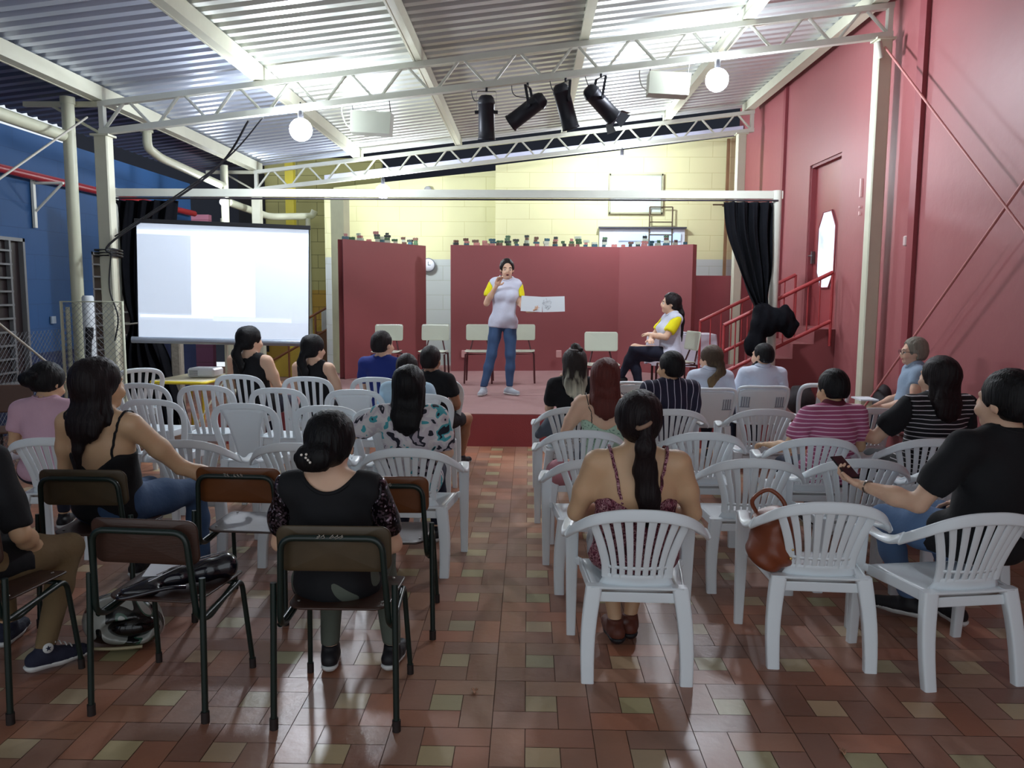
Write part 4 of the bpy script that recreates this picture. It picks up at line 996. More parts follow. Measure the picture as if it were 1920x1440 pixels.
# stage table with cloth and papers
tc_ = Vector((2.22, 11.9, SZ))
t = thing('side_table', 'small table hidden under a white cloth on the right of the stage', 'table', tc_)
m_ = MB(); m_.box((0, 0, .72), (.86, .5, .03)); m_.obj('tabletop', MATS['dark_wood'], t)
for sx in (-1, 1):
    for sy in (-1, 1): m_ = MB(); m_.box((sx*.38, sy*.2, .35), (.03, .03, .70)); m_.obj('leg', MATS['dark_wood'], t)
CLOTH = mat('white_tablecloth', (208, 208, 220), .85, var=.05, bump=.2, bscale=20)
m_ = MB(); ring = rrect(.45, .27, .03, 3); ring2 = []
for i in range(len(ring)):
    a, b_ = ring[i], ring[(i+1) % len(ring)]
    for j in range(8): ring2.append((a[0]+(b_[0]-a[0])*j/8, a[1]+(b_[1]-a[1])*j/8))
k = len(ring2); vs = []
for lv, (z, am) in enumerate(((.742, 0), (.735, .0), (.60, .012), (.45, .022), (.30, .03))):
    for i, (x, y) in enumerate(ring2):
        f = 1+(0 if lv == 0 else .01)+am*(1+math.sin(i*.9))*1.4/.45*.5; vs.append((x*f, y*f, z+(.03*math.sin(i*.11) if lv == 4 else 0)))
m_.add(vs, [(l*k+i, l*k+(i+1) % k, (l+1)*k+(i+1) % k, (l+1)*k+i) for l in range(4) for i in range(k)]+[tuple(range(k))], True)
o = m_.obj('tablecloth', CLOTH, None); o.location = tc_; tag(o, 'white cloth hanging over the stage table with a small dark emblem', 'tablecloth')
m_ = MB(); m_.tube([(.355+.03*math.cos(a), -.300, .40+.03*math.sin(a)) for a in [R(40+i*28) for i in range(11)]], .005, 6); e_ = m_.obj('emblem', mat('emblem_dark', (40, 40, 50), .6), o)
PAPER = mat('paper_white', (222, 226, 232), .7, var=.03)
for i, (dx, dy, a, hh) in enumerate(((-.05, .0, 10, .02), (.16, -.05, -14, .012), (-.24, .04, 30, .008))):
    m_ = MB(); m_.box((0, 0, hh/2), (.21, .29, hh)); o = m_.obj('paper_stack', PAPER if i != 1 else mat('folder_grey', (150, 152, 170), .5)); o.location = (tc_.x+dx, tc_.y+dy, SZ+.745+i*.0005); o.rotation_euler = (0, 0, R(a))
    tag(o, ('thick stack of white sheets in the middle of the stage table', 'grey folder of sheets at the right of the stage table', 'thin white sheets at the left of the stage table')[i], 'papers')
# stage spotlights and loudspeakers on the near truss
SPOT = mat('spot_black', (30, 31, 40), .45, .3, var=.15)
LENS = mat('spot_lens', (120, 90, 60), .2, .2)
def spotlight(px, py, tilt, yaw, lb, flap=False, L=.42):
    c = at(px, py, 8.6); zb = zt(c.x)-.34
    t = thing('stage_spotlight', lb, 'spotlight', (c.x, 8.6, zb), 0, 'stage spotlights')
    d = Matrix.Rotation(R(yaw), 4, 'Z') @ Matrix.Rotation(R(tilt), 4, 'X'); pv = Vector((0, 0, c.z-zb))
    # body along local -Z of M, back end up
    M = Matrix.Translation(pv) @ d
    m_ = MB(); m_.lathe([(0, L*.5), (.05, L*.49), (.075, L*.43), (.088, L*.33), (.090, L*.30), (.083, L*.29), (.083, -.10), (.086, -L*.45), (.092, -L*.46), (.092, -L*.5), (.080, -L*.5), (.078, -L*.40), (0, -L*.38)], 22, M); m_.obj('housing', SPOT, t)
    m_ = MB(); m_.lathe([(.0, -L*.42), (.04, -L*.425), (.075, -L*.41)], 18, M); m_.obj('lens', LENS, t)
    yk = MB(); h = pv.z; A = M @ Vector((.10, 0, .05)); B = M @ Vector((-.10, 0, .05)); top = Vector((0, 0, -.03))
    w_ = (A-B).normalized()
    yk.sweep(fillet([A, Vector((w_.x*.10, w_.y*.10, -.035)), Vector((-w_.x*.10, -w_.y*.10, -.035)), B], .02, 3), (0, 1, 0) if abs(w_.x) > .5 else (1, 0, 0), (.3, .3, .9), .014, .003, n=4); yk.tube([(0, 0, -.04), (0, 0, .05)], .012, 8); yk.obj('yoke', SPOT, t)
    for s_ in (-1, 1): m_ = MB(); m_.tube([M @ Vector((s_*.083, 0, .05)), M @ Vector((s_*.118, 0, .05))], .018, 8); m_.obj('knob', SPOT, t)
    if flap:
        for an in (0, 90, 180, 270):
            m_ = MB(); MM = M @ Matrix.Rotation(R(an), 4, 'Z'); P = [MM @ Vector(v) for v in ((-.06, .09, -L*.5), (.06, .09, -L*.5), (.085, .13, -L*.5-.08), (-.085, .13, -L*.5-.08))]; Q_ = [p+MM.to_3x3() @ Vector((0, .003, 0)) for p in P]
            m_.add(P+Q_, [(0, 1, 2, 3), (7, 6, 5, 4), (0, 1, 5, 4), (1, 2, 6, 5), (2, 3, 7, 6), (3, 0, 4, 7)]); m_.obj('barn_door', SPOT, t)
    m_ = MB(); m_.tube(catmull([M @ Vector((0, 0, L*.48)), Vector((-.12, .05, -.12)), Vector((-.16, .03, .0)), Vector((-.1, .02, .03))], 5), .005, 5); m_.obj('cable', BLACK, t)
    return t
spotlight(912, 220, 12, 0, 'black stage spotlight pointing straight down, leftmost of the four', L=.44)
spotlight(989, 207, -56, 75+180, 'black stage spotlight aimed down to the left, second of the four', L=.44)
spotlight(1060, 200, 18, 295, 'black stage spotlight tilted steeply to the right, third of the four', L=.46)
spotlight(1126, 193, 50, 295, 'black stage spotlight with open barn doors, rightmost of the four', True, L=.42)
BOXW = mat('speaker_box_white', (176, 180, 166), .55, var=.04)
for px, py, lb in ((697, 232, 'white box loudspeaker hanging left of the spotlights'), (1252, 160, 'white box loudspeaker hanging right of the spotlights')):
    c = at(px, py, 8.75); t = thing('box_loudspeaker', lb, 'loudspeaker', c, 0, 'hanging box loudspeakers')
    m_ = MB(); m_.prism([(-.21, -.10), (.20, -.12), (.22, .10), (-.20, .12)], -.10, .10, 'xz'); m_.obj('cabinet', BOXW, t)
    m_ = MB(); m_.box((0, .105, 0), (.34, .01, .17)); m_.obj('grille', mat('grille_grey', (120, 122, 118), .7), t)
    m_ = MB(); zz = zt(c.x)-.30-c.z; m_.tube([(-.19, -.0, .11), (-.19, -.1, zz)], .005, 6); m_.tube([(.20, 0, .10), (.2, -.1, zz+.03)], .005, 6); m_.obj('hanger', BLACK, t)
    m_ = MB(); m_.tube(catmull([(-.2, 0, -.06), (-.27, 0, .0), (-.30, -.05, .12), (-.26, -.1, zz)], 5), .006, 6); m_.obj('cable', mat('cable_white', (200, 200, 195), .5), t)
# clock and small fittings on the back wall
c = at(803, 497, 15.2); t = thing('wall_clock', 'round wall clock half hidden behind the left red partition', 'clock', (c.x, 15.24, c.z)); MX = Matrix.Rotation(R(90), 4, 'X')
m_ = MB(); m_.lathe([(0, .0), (.11, 0), (.13, .005), (.13, .04), (.0, .04)], 24, MX); m_.obj('rim', mat('clock_rim', (120, 124, 130), .4), t)
m_ = MB(); m_.lathe([(0, .043), (.112, .043), (.112, .041)], 24, MX); m_.obj('dial', PAPER, t)
m_ = MB(); m_.box((0, -.047, .03), (.008, .003, .07)); m_.box((.02, -.047, 0), (.05, .003, .008)); m_.obj('hands', BLACK, t)
c = at(801, 355, 15.1); t = thing('wall_fan', 'small round fixture high on the cream wall above the left partition', 'wall fixture', (c.x, 15.20, c.z))
m_ = MB(); m_.lathe([(0, .06), (.05, .05), (.07, .02), (.07, 0), (0, 0)], 18, MX); m_.obj('housing', mat('fixture_grey', (150, 150, 150), .5), t)
m_ = MB(); m_.tube([(0, 0, 0), (.06, .05, -.12)], .01, 6); m_.obj('bracket', RUST, t)
m_ = MB(); c = at(1345, 385, 14.6); m_.tube(fillet([(c.x-.1, 14.5, c.z), (c.x+.12, 14.5, c.z), (c.x+.12, 14.7, c.z)], .03), .014, 6); tag(m_.obj('wall_hook', RUST), 'short rusty hooked rod on the cream wall near the right corner', 'hook')
m_ = MB(); m_.box((3.67, 9.75, 2.20), (.04, .06, .10), bev=.01); tag(m_.obj('light_switch', mat('switch_white', (205, 180, 176), .5)), 'small pale switch box on the dark strip behind the right post', 'switch')
bpy.data.objects['light_switch'].location = (0, -1.62, 0)
for z, h in ((2.86, .20), (2.65, .02), (2.58, .04)):
    m_ = MB(); m_.box((3.69, 9.35, z), (.02, .03, h))
    tag(m_.obj('wall_mark', mat('mark_white', (225, 190, 186), .6)), 'small pale patch on the red wall right of the door, %s' % ('tallest and uppermost' if h > .1 else 'thinnest, in the middle' if h < .03 else 'lowest dot'), 'wall patch')
# outlet boxes low on the partitions
for px, py in ((1048, 664), (870, 664)):
    c = at(px, py, 13.5); m_ = MB(); m_.box((c.x, 13.54, c.z), (.09, .03, .12), bev=.008)
    tag(m_.obj('outlet_plate', mat('plate_pink', (196, 150, 146), .5)), 'pale square outlet plate low on the wide red partition, %s' % ('right of the speaker' if px > 1000 else 'left of the speaker'), 'outlet')
# bags by the right post
BAG = mat('bag_dark', (34, 28, 32), .7, var=.3, bump=.3)
blob('backpack', [('e', (3.58, 8.25, .64), (.085, .11, .14)), ('e', (3.57, 8.20, .58), (.09, .12, .085))], .015, BAG, None, .04, disp=lambda X, Y, Z: .006*np.sin(40*X+30*Z))
tag(bpy.data.objects['backpack'], 'dark soft bag standing on the red ledge behind the right post', 'bag')
blob('handbag', [('e', (2.98, 8.9, SZ+.16), (.16, .12, .15)), ('c', (2.9, 8.9, SZ+.3), (3.06, 8.9, SZ+.3), .03, .03)], .015, BAG, None, .04)
tag(bpy.data.objects['handbag'], 'dark slumped bag on the stage left of the right post', 'bag')
# motorcycle helmet under the left school chair
hp = onz(212, 1225, .0)
t = thing('motorcycle_helmet', 'black and white motorcycle helmet on the floor under the empty school chair', 'helmet', (hp.x, hp.y+.12, 0), R(8))
HM = mat('helmet_paint', (24, 26, 28), .22, var=.2, coat=.6); N, L, b = nodes(HM)
tc = [n for n in N if n.type == 'TEX_COORD'][0]; wv = N.new('ShaderNodeTexNoise'); wv.inputs['Scale'].default_value = 5.5; wv.inputs['Detail'].default_value = 0; wv.inputs['Distortion'].default_value = .8
L.new(tc.outputs['Object'], wv.inputs['Vector']); r_ = ramp(N, [(0, (150, 152, 146)), (.44, (18, 20, 20)), (.58, (52, 84, 70)), (.61, (150, 152, 146)), (.68, (20, 20, 22))]); L.new(wv.outputs['Fac'], r_.inputs[0]); L.new(r_.outputs[0], b.inputs['Base Color'])
def helm(X, Y, Z):
    open_ = np.sqrt(((X-.06)/.13)**2+((Y+.16)/.10)**2+((Z-.11)/.055)**2)-1
    return np.maximum(-open_*.06, .012-Z)
blob('shell', [('e', (0, 0, .125), (.165, .145, .125)), ('e', (.09, -.02, .075), (.09, .12, .07)), ('e', (-.1, 0, .12), (.08, .11, .10))], .008, HM, t, .04, clip=helm)
blob('visor', [('e', (.055, -.045, .115), (.118, .098, .062))], .008, mat('visor_dark', (14, 12, 12), .1, var=.1), t, .02)
m_ = MB(); m_.tube([(-.12+.24*i/12, -.135-.014*math.sin(i/12*PI), .035) for i in range(13)], .008, 6); m_.obj('trim_band', mat('trim_pale', (150, 140, 110), .4), t)
# patent bag and sheet on that chair
cx, cy, ca_ = CH['L1']
PAT = mat('patent_leather', (10, 12, 26), .16, var=.1, coat=.7)
t = thing('patent_handbag', 'shiny black patent handbag with zips lying on the empty school chair', 'handbag', (cx+.05, cy-.01, .46), ca_+R(20))
blob('body', [('c', (-.17, -.06, .03), (.14, .08, .055), .022, .055, ((0, 0, 1), .8)), ('c', (-.05, .0, .045), (.16, .05, .06), .03, .05), ('e', (-.15, -.07, .022), (.08, .04, .022))], .007, PAT, t, .03, disp=lambda X, Y, Z: .004*np.sin(50*X+30*Y))
m_ = MB(); m_.tube(catmull([(-.12, -.08, .06), (0, -.04, .10), (.14, .03, .118)], 8), .003, 6); m_.tube(catmull([(-.10, -.02, .065), (.04, .04, .10), (.16, .09, .112)], 8), .003, 6); m_.obj('zip', mat('zip_steel', (190, 190, 195), .25, .9), t)
m_ = MB(); m_.tube(catmull([(-.17, -.06, .04), (-.23, -.10, .02), (-.20, -.14, .02), (-.05, -.12, .04), (.02, -.09, .03)], 6), .008, 6); m_.obj('strap', PAT, t)
m_ = MB(); m_.box((-.075, .155, .004), (.14, .14, .002)); o = m_.obj('paper_sheet', PAPER); o.location = (cx, cy, .466); o.rotation_euler = (R(4), 0, ca_+R(15)); tag(o, 'white sheet of paper under the patent handbag on the school chair', 'paper')
# brown bag hanging in armchair R2
bx, by, ba = CH['R2']
LEA = mat('brown_leather', (124, 62, 36), .4, var=.25, vscale=5, bump=.25, bscale=12)
t = thing('leather_bag', 'brown leather shoulder bag slumped in the left side of a white armchair', 'bag', (bx-.20, by-.06, .43), ba)
blob('body', [('e', (0, .02, .10), (.105, .14, .12)), ('e', (-.02, -.03, .06), (.095, .12, .085)), ('e', (0, .02, .19), (.09, .12, .06)), ('e', (.04, 0, .12), (.08, .12, .12))], .008, LEA, t, .04, disp=lambda X, Y, Z: .006*np.sin(45*X+18*Z+4*np.sin(14*Z))+.005*np.sin(30*Z-40*Y))
m_ = MB(); m_.tube(catmull([(-.05, .05, .2), (-.09, .04, .28), (-.02, .02, .34), (.05, 0, .28), (.04, -.02, .2)], 6), .010, 6); m_.obj('strap', LEA, t)
m_ = MB(); m_.sphere((.055, -.13, .06), .008, 6); m_.sphere((.065, -.125, .10), .006, 6); m_.obj('studs', mat('gold_stud', (220, 180, 110), .25, .9), t)
# grey bag and pink bag at the aisle
c = at(1030, 800, 6.75); blob('shoulder_bag', [('c', (c.x+.06, 6.75, .62), (c.x-.09, 6.72, .50), .09, .035), ('e', (c.x+.05, 6.75, .55), (.09, .08, .10))], .012, mat('grey_fabric', (84, 92, 104), .8, var=.2), None, .03)
tag(bpy.data.objects['shoulder_bag'], 'grey bag sticking out into the aisle beside the woman with highlighted hair', 'bag')
c = at(1050, 880, 5.5); blob('pink_bag', [('e', (c.x, 5.45, .47), (.10, .10, .09)), ('e', (c.x-.02, 5.5, .42), (.08, .1, .07))], .012, mat('pink_fabric', (190, 130, 140), .8, var=.15), None, .03)
tag(bpy.data.objects['pink_bag'], 'pale pink bag on the seat beside the woman in the mint top', 'bag')
# notebook sheet held in the left-row, dry leaves on the floor
for px, py, lb in ((890, 1298, 'small dry leaf on the tiles in the middle of the aisle'), (1580, 1413, 'small curled dry leaf on the tiles at the bottom right')):
    p = onz(px, py, 0); m_ = MB(); m_.shell(lambda u, v: Vector((p.x+(u-.5)*.028*(1-.6*abs(2*v-1)), p.y+(v-.5)*.034, .004+.012*(2*u-1)**2+.004*math.sin(v*6))), 6, 6, .0015); tag(m_.obj('dry_leaf', mat('dry_leaf_tan', (184, 140, 112), .7)), lb, 'leaf', 'dry leaves')
# writing on the back of two school chairs (white paint scribbles)
INK = mat('chalk_paint', (170, 165, 155), .7)
for key, s_ in (('L2', 0), ('L5', 1), ('L3', 2)):
    m_ = MB(); rs = random.Random(s_); x = -.045
    for g_ in ('ub', 'a', '', 'q', 'n', 'z'):
        if g_:
            pts = [(x+.006*math.cos(a*1.3+s_)+.004*math.sin(3*a), .772+.008*math.sin(a+len(g_)+rs.random())) for a in [i*.9 for i in range(7)]]
            m_.tube([(u, -.2365-.02*0+.55*u*u-.0125, z) for u, z in pts], .0014, 4)
        x += .017
    cx, cy, ca_ = CH[key]; par = min([o for o in bpy.data.objects if o.name.startswith('school_chair')], key=lambda o: (o.location.x-cx)**2+(o.location.y-cy)**2)
    m_.obj('painted_mark', INK, par)
# ================================================================ people
def skinm(nm, c): 
    m = mat(nm, c, .5, var=.07, vscale=14, bump=.06, bscale=120); m.node_tree.nodes['Principled BSDF'].inputs['Subsurface Weight'].default_value = .08; m.node_tree.nodes['Principled BSDF'].inputs['Subsurface Scale'].default_value = .02; return m
SK1 = skinm('skin_tan', (206, 168, 132)); SK2 = skinm('skin_light', (218, 178, 150)); SK3 = skinm('skin_brown', (160, 116, 90)); SK4 = skinm('skin_pale', (222, 178, 152))
def hairm(nm, c, c2=None, zlo=.7, zhi=1.15, rough=.55):
    m = mat(nm, c, rough, var=.35, vscale=55, stretch=(1, 1, .06), bump=.55, bscale=120, spec=.25)
    if c2:
        N, L, b = nodes(m); tc = [n for n in N if n.type == 'TEX_COORD'][0]; sp = N.new('ShaderNodeSeparateXYZ'); L.new(tc.outputs['Object'], sp.inputs[0])
        nz = N.new('ShaderNodeTexNoise'); nz.inputs['Scale'].default_value = 26; mp = [n for n in N if n.type == 'MAPPING'][0]; L.new(mp.outputs[0], nz.inputs['Vector'])
        ad = N.new('ShaderNodeMath'); ad.operation = 'MULTIPLY_ADD'; L.new(nz.outputs['Fac'], ad.inputs[0]); ad.inputs[1].default_value = .5; L.new(sp.outputs[2], ad.inputs[2])
        mr = N.new('ShaderNodeMapRange'); L.new(ad.outputs[0], mr.inputs[0]); mr.inputs[1].default_value = zhi+.25; mr.inputs[2].default_value = zlo+.25
        mx = N.new('ShaderNodeMix'); mx.data_type = 'RGBA'; L.new(mr.outputs[0], mx.inputs[0]); mx.inputs[6].default_value = lin(c); mx.inputs[7].default_value = lin(c2); L.new(mx.outputs[2], b.inputs['Base Color'])
    return m
HB = hairm('hair_black', (11, 10, 13)); HD = hairm('hair_dark_brown', (24, 16, 18)); HR = hairm('hair_auburn', (88, 38, 32)); HG = hairm('hair_silver', (130, 124, 112)); HL = hairm('hair_highlight', (44, 38, 36), (206, 204, 182), .86, 1.06)
HP = hairm('hair_ash_blond', (70, 56, 44), (122, 98, 66), .8, 1.1)
CL = lambda nm, c, **k: mat('cloth_'+nm, c, k.pop('rough', .85), var=.12, vscale=5, bump=.25, bscale=35, **k)
C_BLACK = CL('black', (7, 8, 14)); C_NAVY = CL('royal_blue', (22, 42, 118)); C_WHITE = CL('white_shirt', (205, 214, 230)); C_TEE = CL('white_tee', (206, 210, 226)); C_PINK = CL('pale_pink', (206, 168, 184))
C_LBLUE = CL('light_blue', (176, 204, 222)); C_GBLUE = CL('grey_blue', (140, 160, 182)); JEAN = CL('jeans_blue', (54, 80, 116)); JEANL = CL('jeans_washed', (88, 118, 158)); JEAND = CL('jeans_navy', (26, 32, 52)); KHAKI = CL('khaki', (116, 96, 66)); GREYP = CL('grey_green_trousers', (84, 90, 80)); YEL = CL('yellow_sleeve', (238, 226, 20)); DKSL = CL('dark_trousers', (22, 22, 28))
STRPK = stripe_mat('cloth_pink_stripe', (168, 84, 122), (226, 190, 208), 2, .030, .26); STRNV = stripe_mat('cloth_navy_stripe', (26, 26, 52), (190, 190, 205), 0, .060, .10); STRBK = stripe_mat('cloth_black_stripe', (14, 14, 20), (200, 196, 200), 2, .030, .18)
FLTEAL = floral_mat('cloth_teal_floral', [(0, (20, 24, 40)), (.36, (70, 160, 170)), (.42, (212, 208, 208)), (.50, (200, 192, 198)), (.57, (30, 30, 44)), (.64, (165, 155, 165))], 9, distort=.4)
FLROSE = floral_mat('cloth_rose_floral', [(0, (64, 20, 34)), (.42, (110, 48, 66)), (.50, (180, 130, 140)), (.54, (90, 36, 52)), (.60, (196, 150, 156)), (.64, (84, 30, 44))], 26)
FLMINT = floral_mat('cloth_mint_floral', [(0, (104, 140, 120)), (.36, (120, 152, 134)), (.40, (176, 206, 184)), (.75, (184, 212, 190))], 22)
SEQ = mat('cloth_sequins', (70, 60, 70), .25, .6); N, L, b = nodes(SEQ); vo = N.new('ShaderNodeTexVoronoi'); vo.inputs['Scale'].default_value = 110; tc = [n for n in N if n.type == 'TEX_COORD'][0]; L.new(tc.outputs['Object'], vo.inputs['Vector'])
r_ = ramp(N, [(0, (20, 16, 22)), (.62, (86, 72, 82)), (.84, (170, 160, 176))]); L.new(vo.outputs['Color'], r_.inputs[0]); L.new(r_.outputs[0], b.inputs['Base Color']); bp = N.new('ShaderNodeBump'); bp.inputs['Strength'].default_value = 1; L.new(vo.outputs['Color'], bp.inputs['Height']); L.new(bp.outputs[0], b.inputs['Normal'])
SHOEW = mat('shoe_rubber_white', (206, 208, 206), .5); SHOEB = mat('shoe_black', (18, 18, 24), .6); SHOEN = mat('shoe_navy_canvas', (24, 28, 50), .8, bump=.3, bscale=200); SHOEG = mat('shoe_light_grey', (160, 165, 172), .7); LIP = mat('lips', (150, 66, 70), .5); EYEW = mat('eye_white', (225, 220, 215), .3); IRIS = mat('iris_dark', (26, 16, 12), .2)

def rotm(yaw=0, pitch=0, roll=0):
    return np.array((Matrix.Rotation(R(yaw), 3, 'Z') @ Matrix.Rotation(R(pitch), 3, 'X') @ Matrix.Rotation(R(roll), 3, 'Y')))
def hand_prims(w, d, n, side, curl=.5, s=1.0):
    """palm and five fingers from wrist w along d; n is the palm normal (palm side); side +1 puts the thumb along n x d"""
    w, d, n = (np.array(v, float) for v in (w, d, n)); d /= np.linalg.norm(d); n -= d*(n@d); n /= np.linalg.norm(n); t = np.cross(n, d)*side
    P = [('c', w-d*.02, w+d*.03*s, .024*s, .026*s, (n, .75)), ('c', w+d*.035*s-t*.018*s, w+d*.075*s-t*.022*s, .020*s, .016*s, (n, .62)), ('c', w+d*.035*s+t*.014*s, w+d*.078*s+t*.020*s, .021*s, .016*s, (n, .62))]
    for i, (off, ln) in enumerate(((.028, .074), (.010, .082), (-.010, .076), (-.028, .060))):
        a = w+d*.082*s+t*off*s; cu = curl*(1+.12*i); q = a; ang = 0
        for j, fr in enumerate((.45, .32, .23)):
            ang += cu*(.55, .8, .6)[j]; dd = d*math.cos(ang)+n*math.sin(ang)+t*off*.8*(1-curl)
            e = q+dd/np.linalg.norm(dd)*ln*fr*s; P.append(('c', q, e, (.0088, .0082, .0076)[j]*s, (.0082, .0076, .0066)[j]*s, {'k': .006})); q = e
    a = w+d*.022*s+t*.026*s; b_ = a+(t*.75+d*.6+n*.25)*.036*s; c = b_+(t*.25+d*.9+n*.5*curl)*.030*s; P += [('c', a, b_, .013*s, .0105*s, {'k': .012}), ('c', b_, c, .0105*s, .008*s, {'k': .006})]
    return P
HEADC = np.array((0, .012, 1.13))
TGT = dict(A4=(617,767),A2=(172,668),A5=(765,683),B9=(1200,730),B10=(1902,690),B8=(1770,666),B6=(1563,690),B5=(1435,641),B4=(1337,646),B3=(1262,657),B2=(1137,670),B1=(1078,650),A1=(92,677),A8=(713,617),A9=(463,610),A10=(583,626),A7=(806,647),A6=(762,662),B7=(1718,632),S1=(951,484),S2=(1262,548),A3=(-110,800))
def person(key, label, loc, rz, hair, top, bottom, sk=SK1, s=1.0, h=.012, lean=0, side=0, head=(0, 0, 0), arms=None, legs=None, shoes=SHOEB, sw=.175, g=1.0, stand=0, face=False, soles=None, torso_yaw=0, sho=None, hoff=(0, 0, 0)):
    if not stand and not face and lean == 0: lean = -5
    root = thing('person', label, 'person', loc, R(rz)); root.scale = (s, s, s)
    piv = np.array((0, 0, .52+stand)); LM = rotm(torso_yaw, -lean, side)
    def tr(p): return LM @ (np.array(p, float)+np.array((0, 0, stand))-piv)+piv
    neck = tr((0, -.005, .99)); hc = tr(HEADC+np.array(hoff)); HM_ = LM @ rotm(*head)
    HK = 1.14 if not stand and not face else 1.03
    def hd(p): return hc+HM_ @ (np.array(p, float)*HK)
    E = lambda c, r, M=None: ('e', tr(c), r, LM if M is None else M)
    def hsc(L_): return [('e', p[1], tuple(v*HK for v in p[2]))+tuple(p[3:]) if p[0] == 'e' else p for p in L_]
    sh = {k: tr((k*sw, -.01, .945)) for k in (-1, 1)}
    torso = [E((0, 0, .53), (.160*g, .125*g, .105)), E((0, .012, .655), (.136*g, .108*g, .13)), E((0, 0, .82), (.148*g, .100*g, .17)), ('c', tr((-sw+.03, -.01, .945)), tr((sw-.03, -.01, .945)), .058, .058),
             ('c', tr((-.10, -.015, .975)), tr((0, -.01, 1.01)), .032, .045), ('c', tr((.10, -.015, .975)), tr((0, -.01, 1.01)), .032, .045)]
    if top.get('bust'): torso += [E((-.07, .085, .82), (.062, .055, .062)), E((.07, .085, .82), (.062, .055, .062))]
    neckp = [('c', neck, hd((0, -.012, -.05)), .050, .046)]
    headp = [('e', hd((0, -.008, .028)), (.076, .094, .092), HM_), ('e', hd((0, .028, -.03)), (.060, .070, .082), HM_), ('e', hd((0, .068, -.088)), (.026, .026, .022), HM_), ('e', hd((0, .100, -.022)), (.011, .018, .020), HM_), ('c', hd((0, .094, .012)), hd((0, .104, -.018)), .008, .010),
             ('e', hd((-.034, .085, -.04)), (.020, .016, .022), HM_), ('e', hd((.034, .085, -.04)), (.020, .016, .022), HM_), ('c', hd((-.04, .086, .022)), hd((.04, .086, .022)), .010, .010)]
    ears = [('e', hd((k*.077, -.005, -.012)), (.009, .020, .031), HM_ , {'k': .008}) for k in (-1, 1)]
    if key in TGT:
        p = hd((0, -.014, .133)); a_ = R(rz); L0 = Vector(loc); s_old = s
        for _ in range(4):
            yw = L0.y+s*(math.sin(a_)*p[0]+math.cos(a_)*p[1]); q = at(TGT[key][0], TGT[key][1], yw); s = (q.z-L0.z)/p[2]; L0.x = q.x-s*(math.cos(a_)*p[0]-math.sin(a_)*p[1])
        print('PERSON', key, round(s_old, 3), '->', round(s, 3), 'dx', round(L0.x-loc[0], 3)); s = min(1.16, max(.9, s)) if key != 'A3' else 1.0; root.location = L0; root.scale = (s, s, s)
    headp = hsc(headp); ears = hsc(ears)
    arms = arms or {}; A = {}; upper = []; fore = []; hands = []
    for k in (-1, 1):
        a = arms.get(k, {}); el = np.array(a.get('el', (k*(sw+.055), .04, .70+stand)), float); wr = np.array(a.get('wr', (k*.12, .27, .615+stand)), float)
        if 'el' not in a: el = el+(tr((0, 0, .72))-np.array((0, 0, .72+stand)))*.6
        A[k] = (el, wr); gg = .5+.5*g
        upper += [('c', sh[k], sh[k]*.45+el*.55, .052*gg, .047*gg), ('c', sh[k]*.45+el*.55, el, .047*gg, .038*gg)]
        fore += [('c', el, el*.6+wr*.4, .038*gg, .038*gg), ('c', el*.6+wr*.4, wr, .038*gg, .025)]
        dd = wr-el; dd = a.get('hd', dd/np.linalg.norm(dd)); nn = a.get('hn', (0, 0, -1)); hands.append(hand_prims(wr, dd, nn, a.get('ts', -k if 'hn' not in a else k), a.get('curl', .45)))
    legs = legs or {}; Lp = []; feet = {}
    for k in (-1, 1):
        l = legs.get(k, {}); hp_ = np.array(l.get('hip', (k*.088, .03, .52+stand)), float); kn = np.array(l.get('kn', (k*.12, .46, .495)), float); an = np.array(l.get('an', (k*.12, .44, .09)), float); fd = np.array(l.get('fd', (k*.15, 1, 0)), float); fd /= np.linalg.norm(fd)
        Lp += [('c', hp_, hp_*.5+kn*.5, .088*g, .074*g), ('c', hp_*.5+kn*.5, kn, .074*g, .055), ('c', kn, kn*.6+an*.4, .052, .050), ('c', kn*.6+an*.4, an, .050, .034)]; feet[k] = (an, fd, l.get('fz', -.055))
    footp = []
    for k in (-1, 1):
        an, fd, fz = feet[k]; b0 = an+np.array((0, 0, fz)); footp += [('c', b0-fd*.04, b0+fd*.12, .030, .026), ('c', an, b0+fd*.03, .034, .034)]
    allp = torso+neckp+headp+upper+fore+Lp+footp
    lo = np.full(3, 9.); hi = -lo
    for p in allp:
        if p[0] == 'e': lo = np.minimum(lo, np.array(p[1])-max(p[2])); hi = np.maximum(hi, np.array(p[1])+max(p[2]))
        else:
            for c, r in ((p[1], p[3]), (p[2], p[4])): lo = np.minimum(lo, np.array(c)-r); hi = np.maximum(hi, np.array(c)+r)
    f = Field(lo-.045, hi+.045, h); T = f.union(f.blank(), torso, .05); UA = f.union(f.blank(), upper, .03); FA = f.union(f.blank(), fore, .03)
    LG = f.union(f.blank(), Lp, .03); FT = f.union(f.blank(), footp, .02); HN = f.union(f.union(f.union(f.blank(), neckp, .03), headp, .022), ears, .008)
    B = f.smin(T, UA, .035); B = f.smin(B, HN, .03); B = f.smin(B, FA, .015); B = f.smin(B, LG, .03); B = np.minimum(B, FT)
    body = [f.mesh(B+.001)]
    for hp_ in hands:
        l2 = np.full(3, 9.); h2 = -l2
        for p in hp_:
            for c in (p[1], p[2]): l2 = np.minimum(l2, np.array(c)-.035); h2 = np.maximum(h2, np.array(c)+.035)
        f2 = Field(l2, h2, .0042); body.append(f2.mesh(f2.union(f2.blank(), hp_, .010), 1))
    mesh_np('body', body, sk, root)
    X, Y, Z = f.grid(); wr_ = lambda a, q: a*(np.sin(q*X+.7*q*Z+2*np.sin(11*Y))+np.sin(.8*q*Z-.9*q*Y+3*np.sin(7*X)))
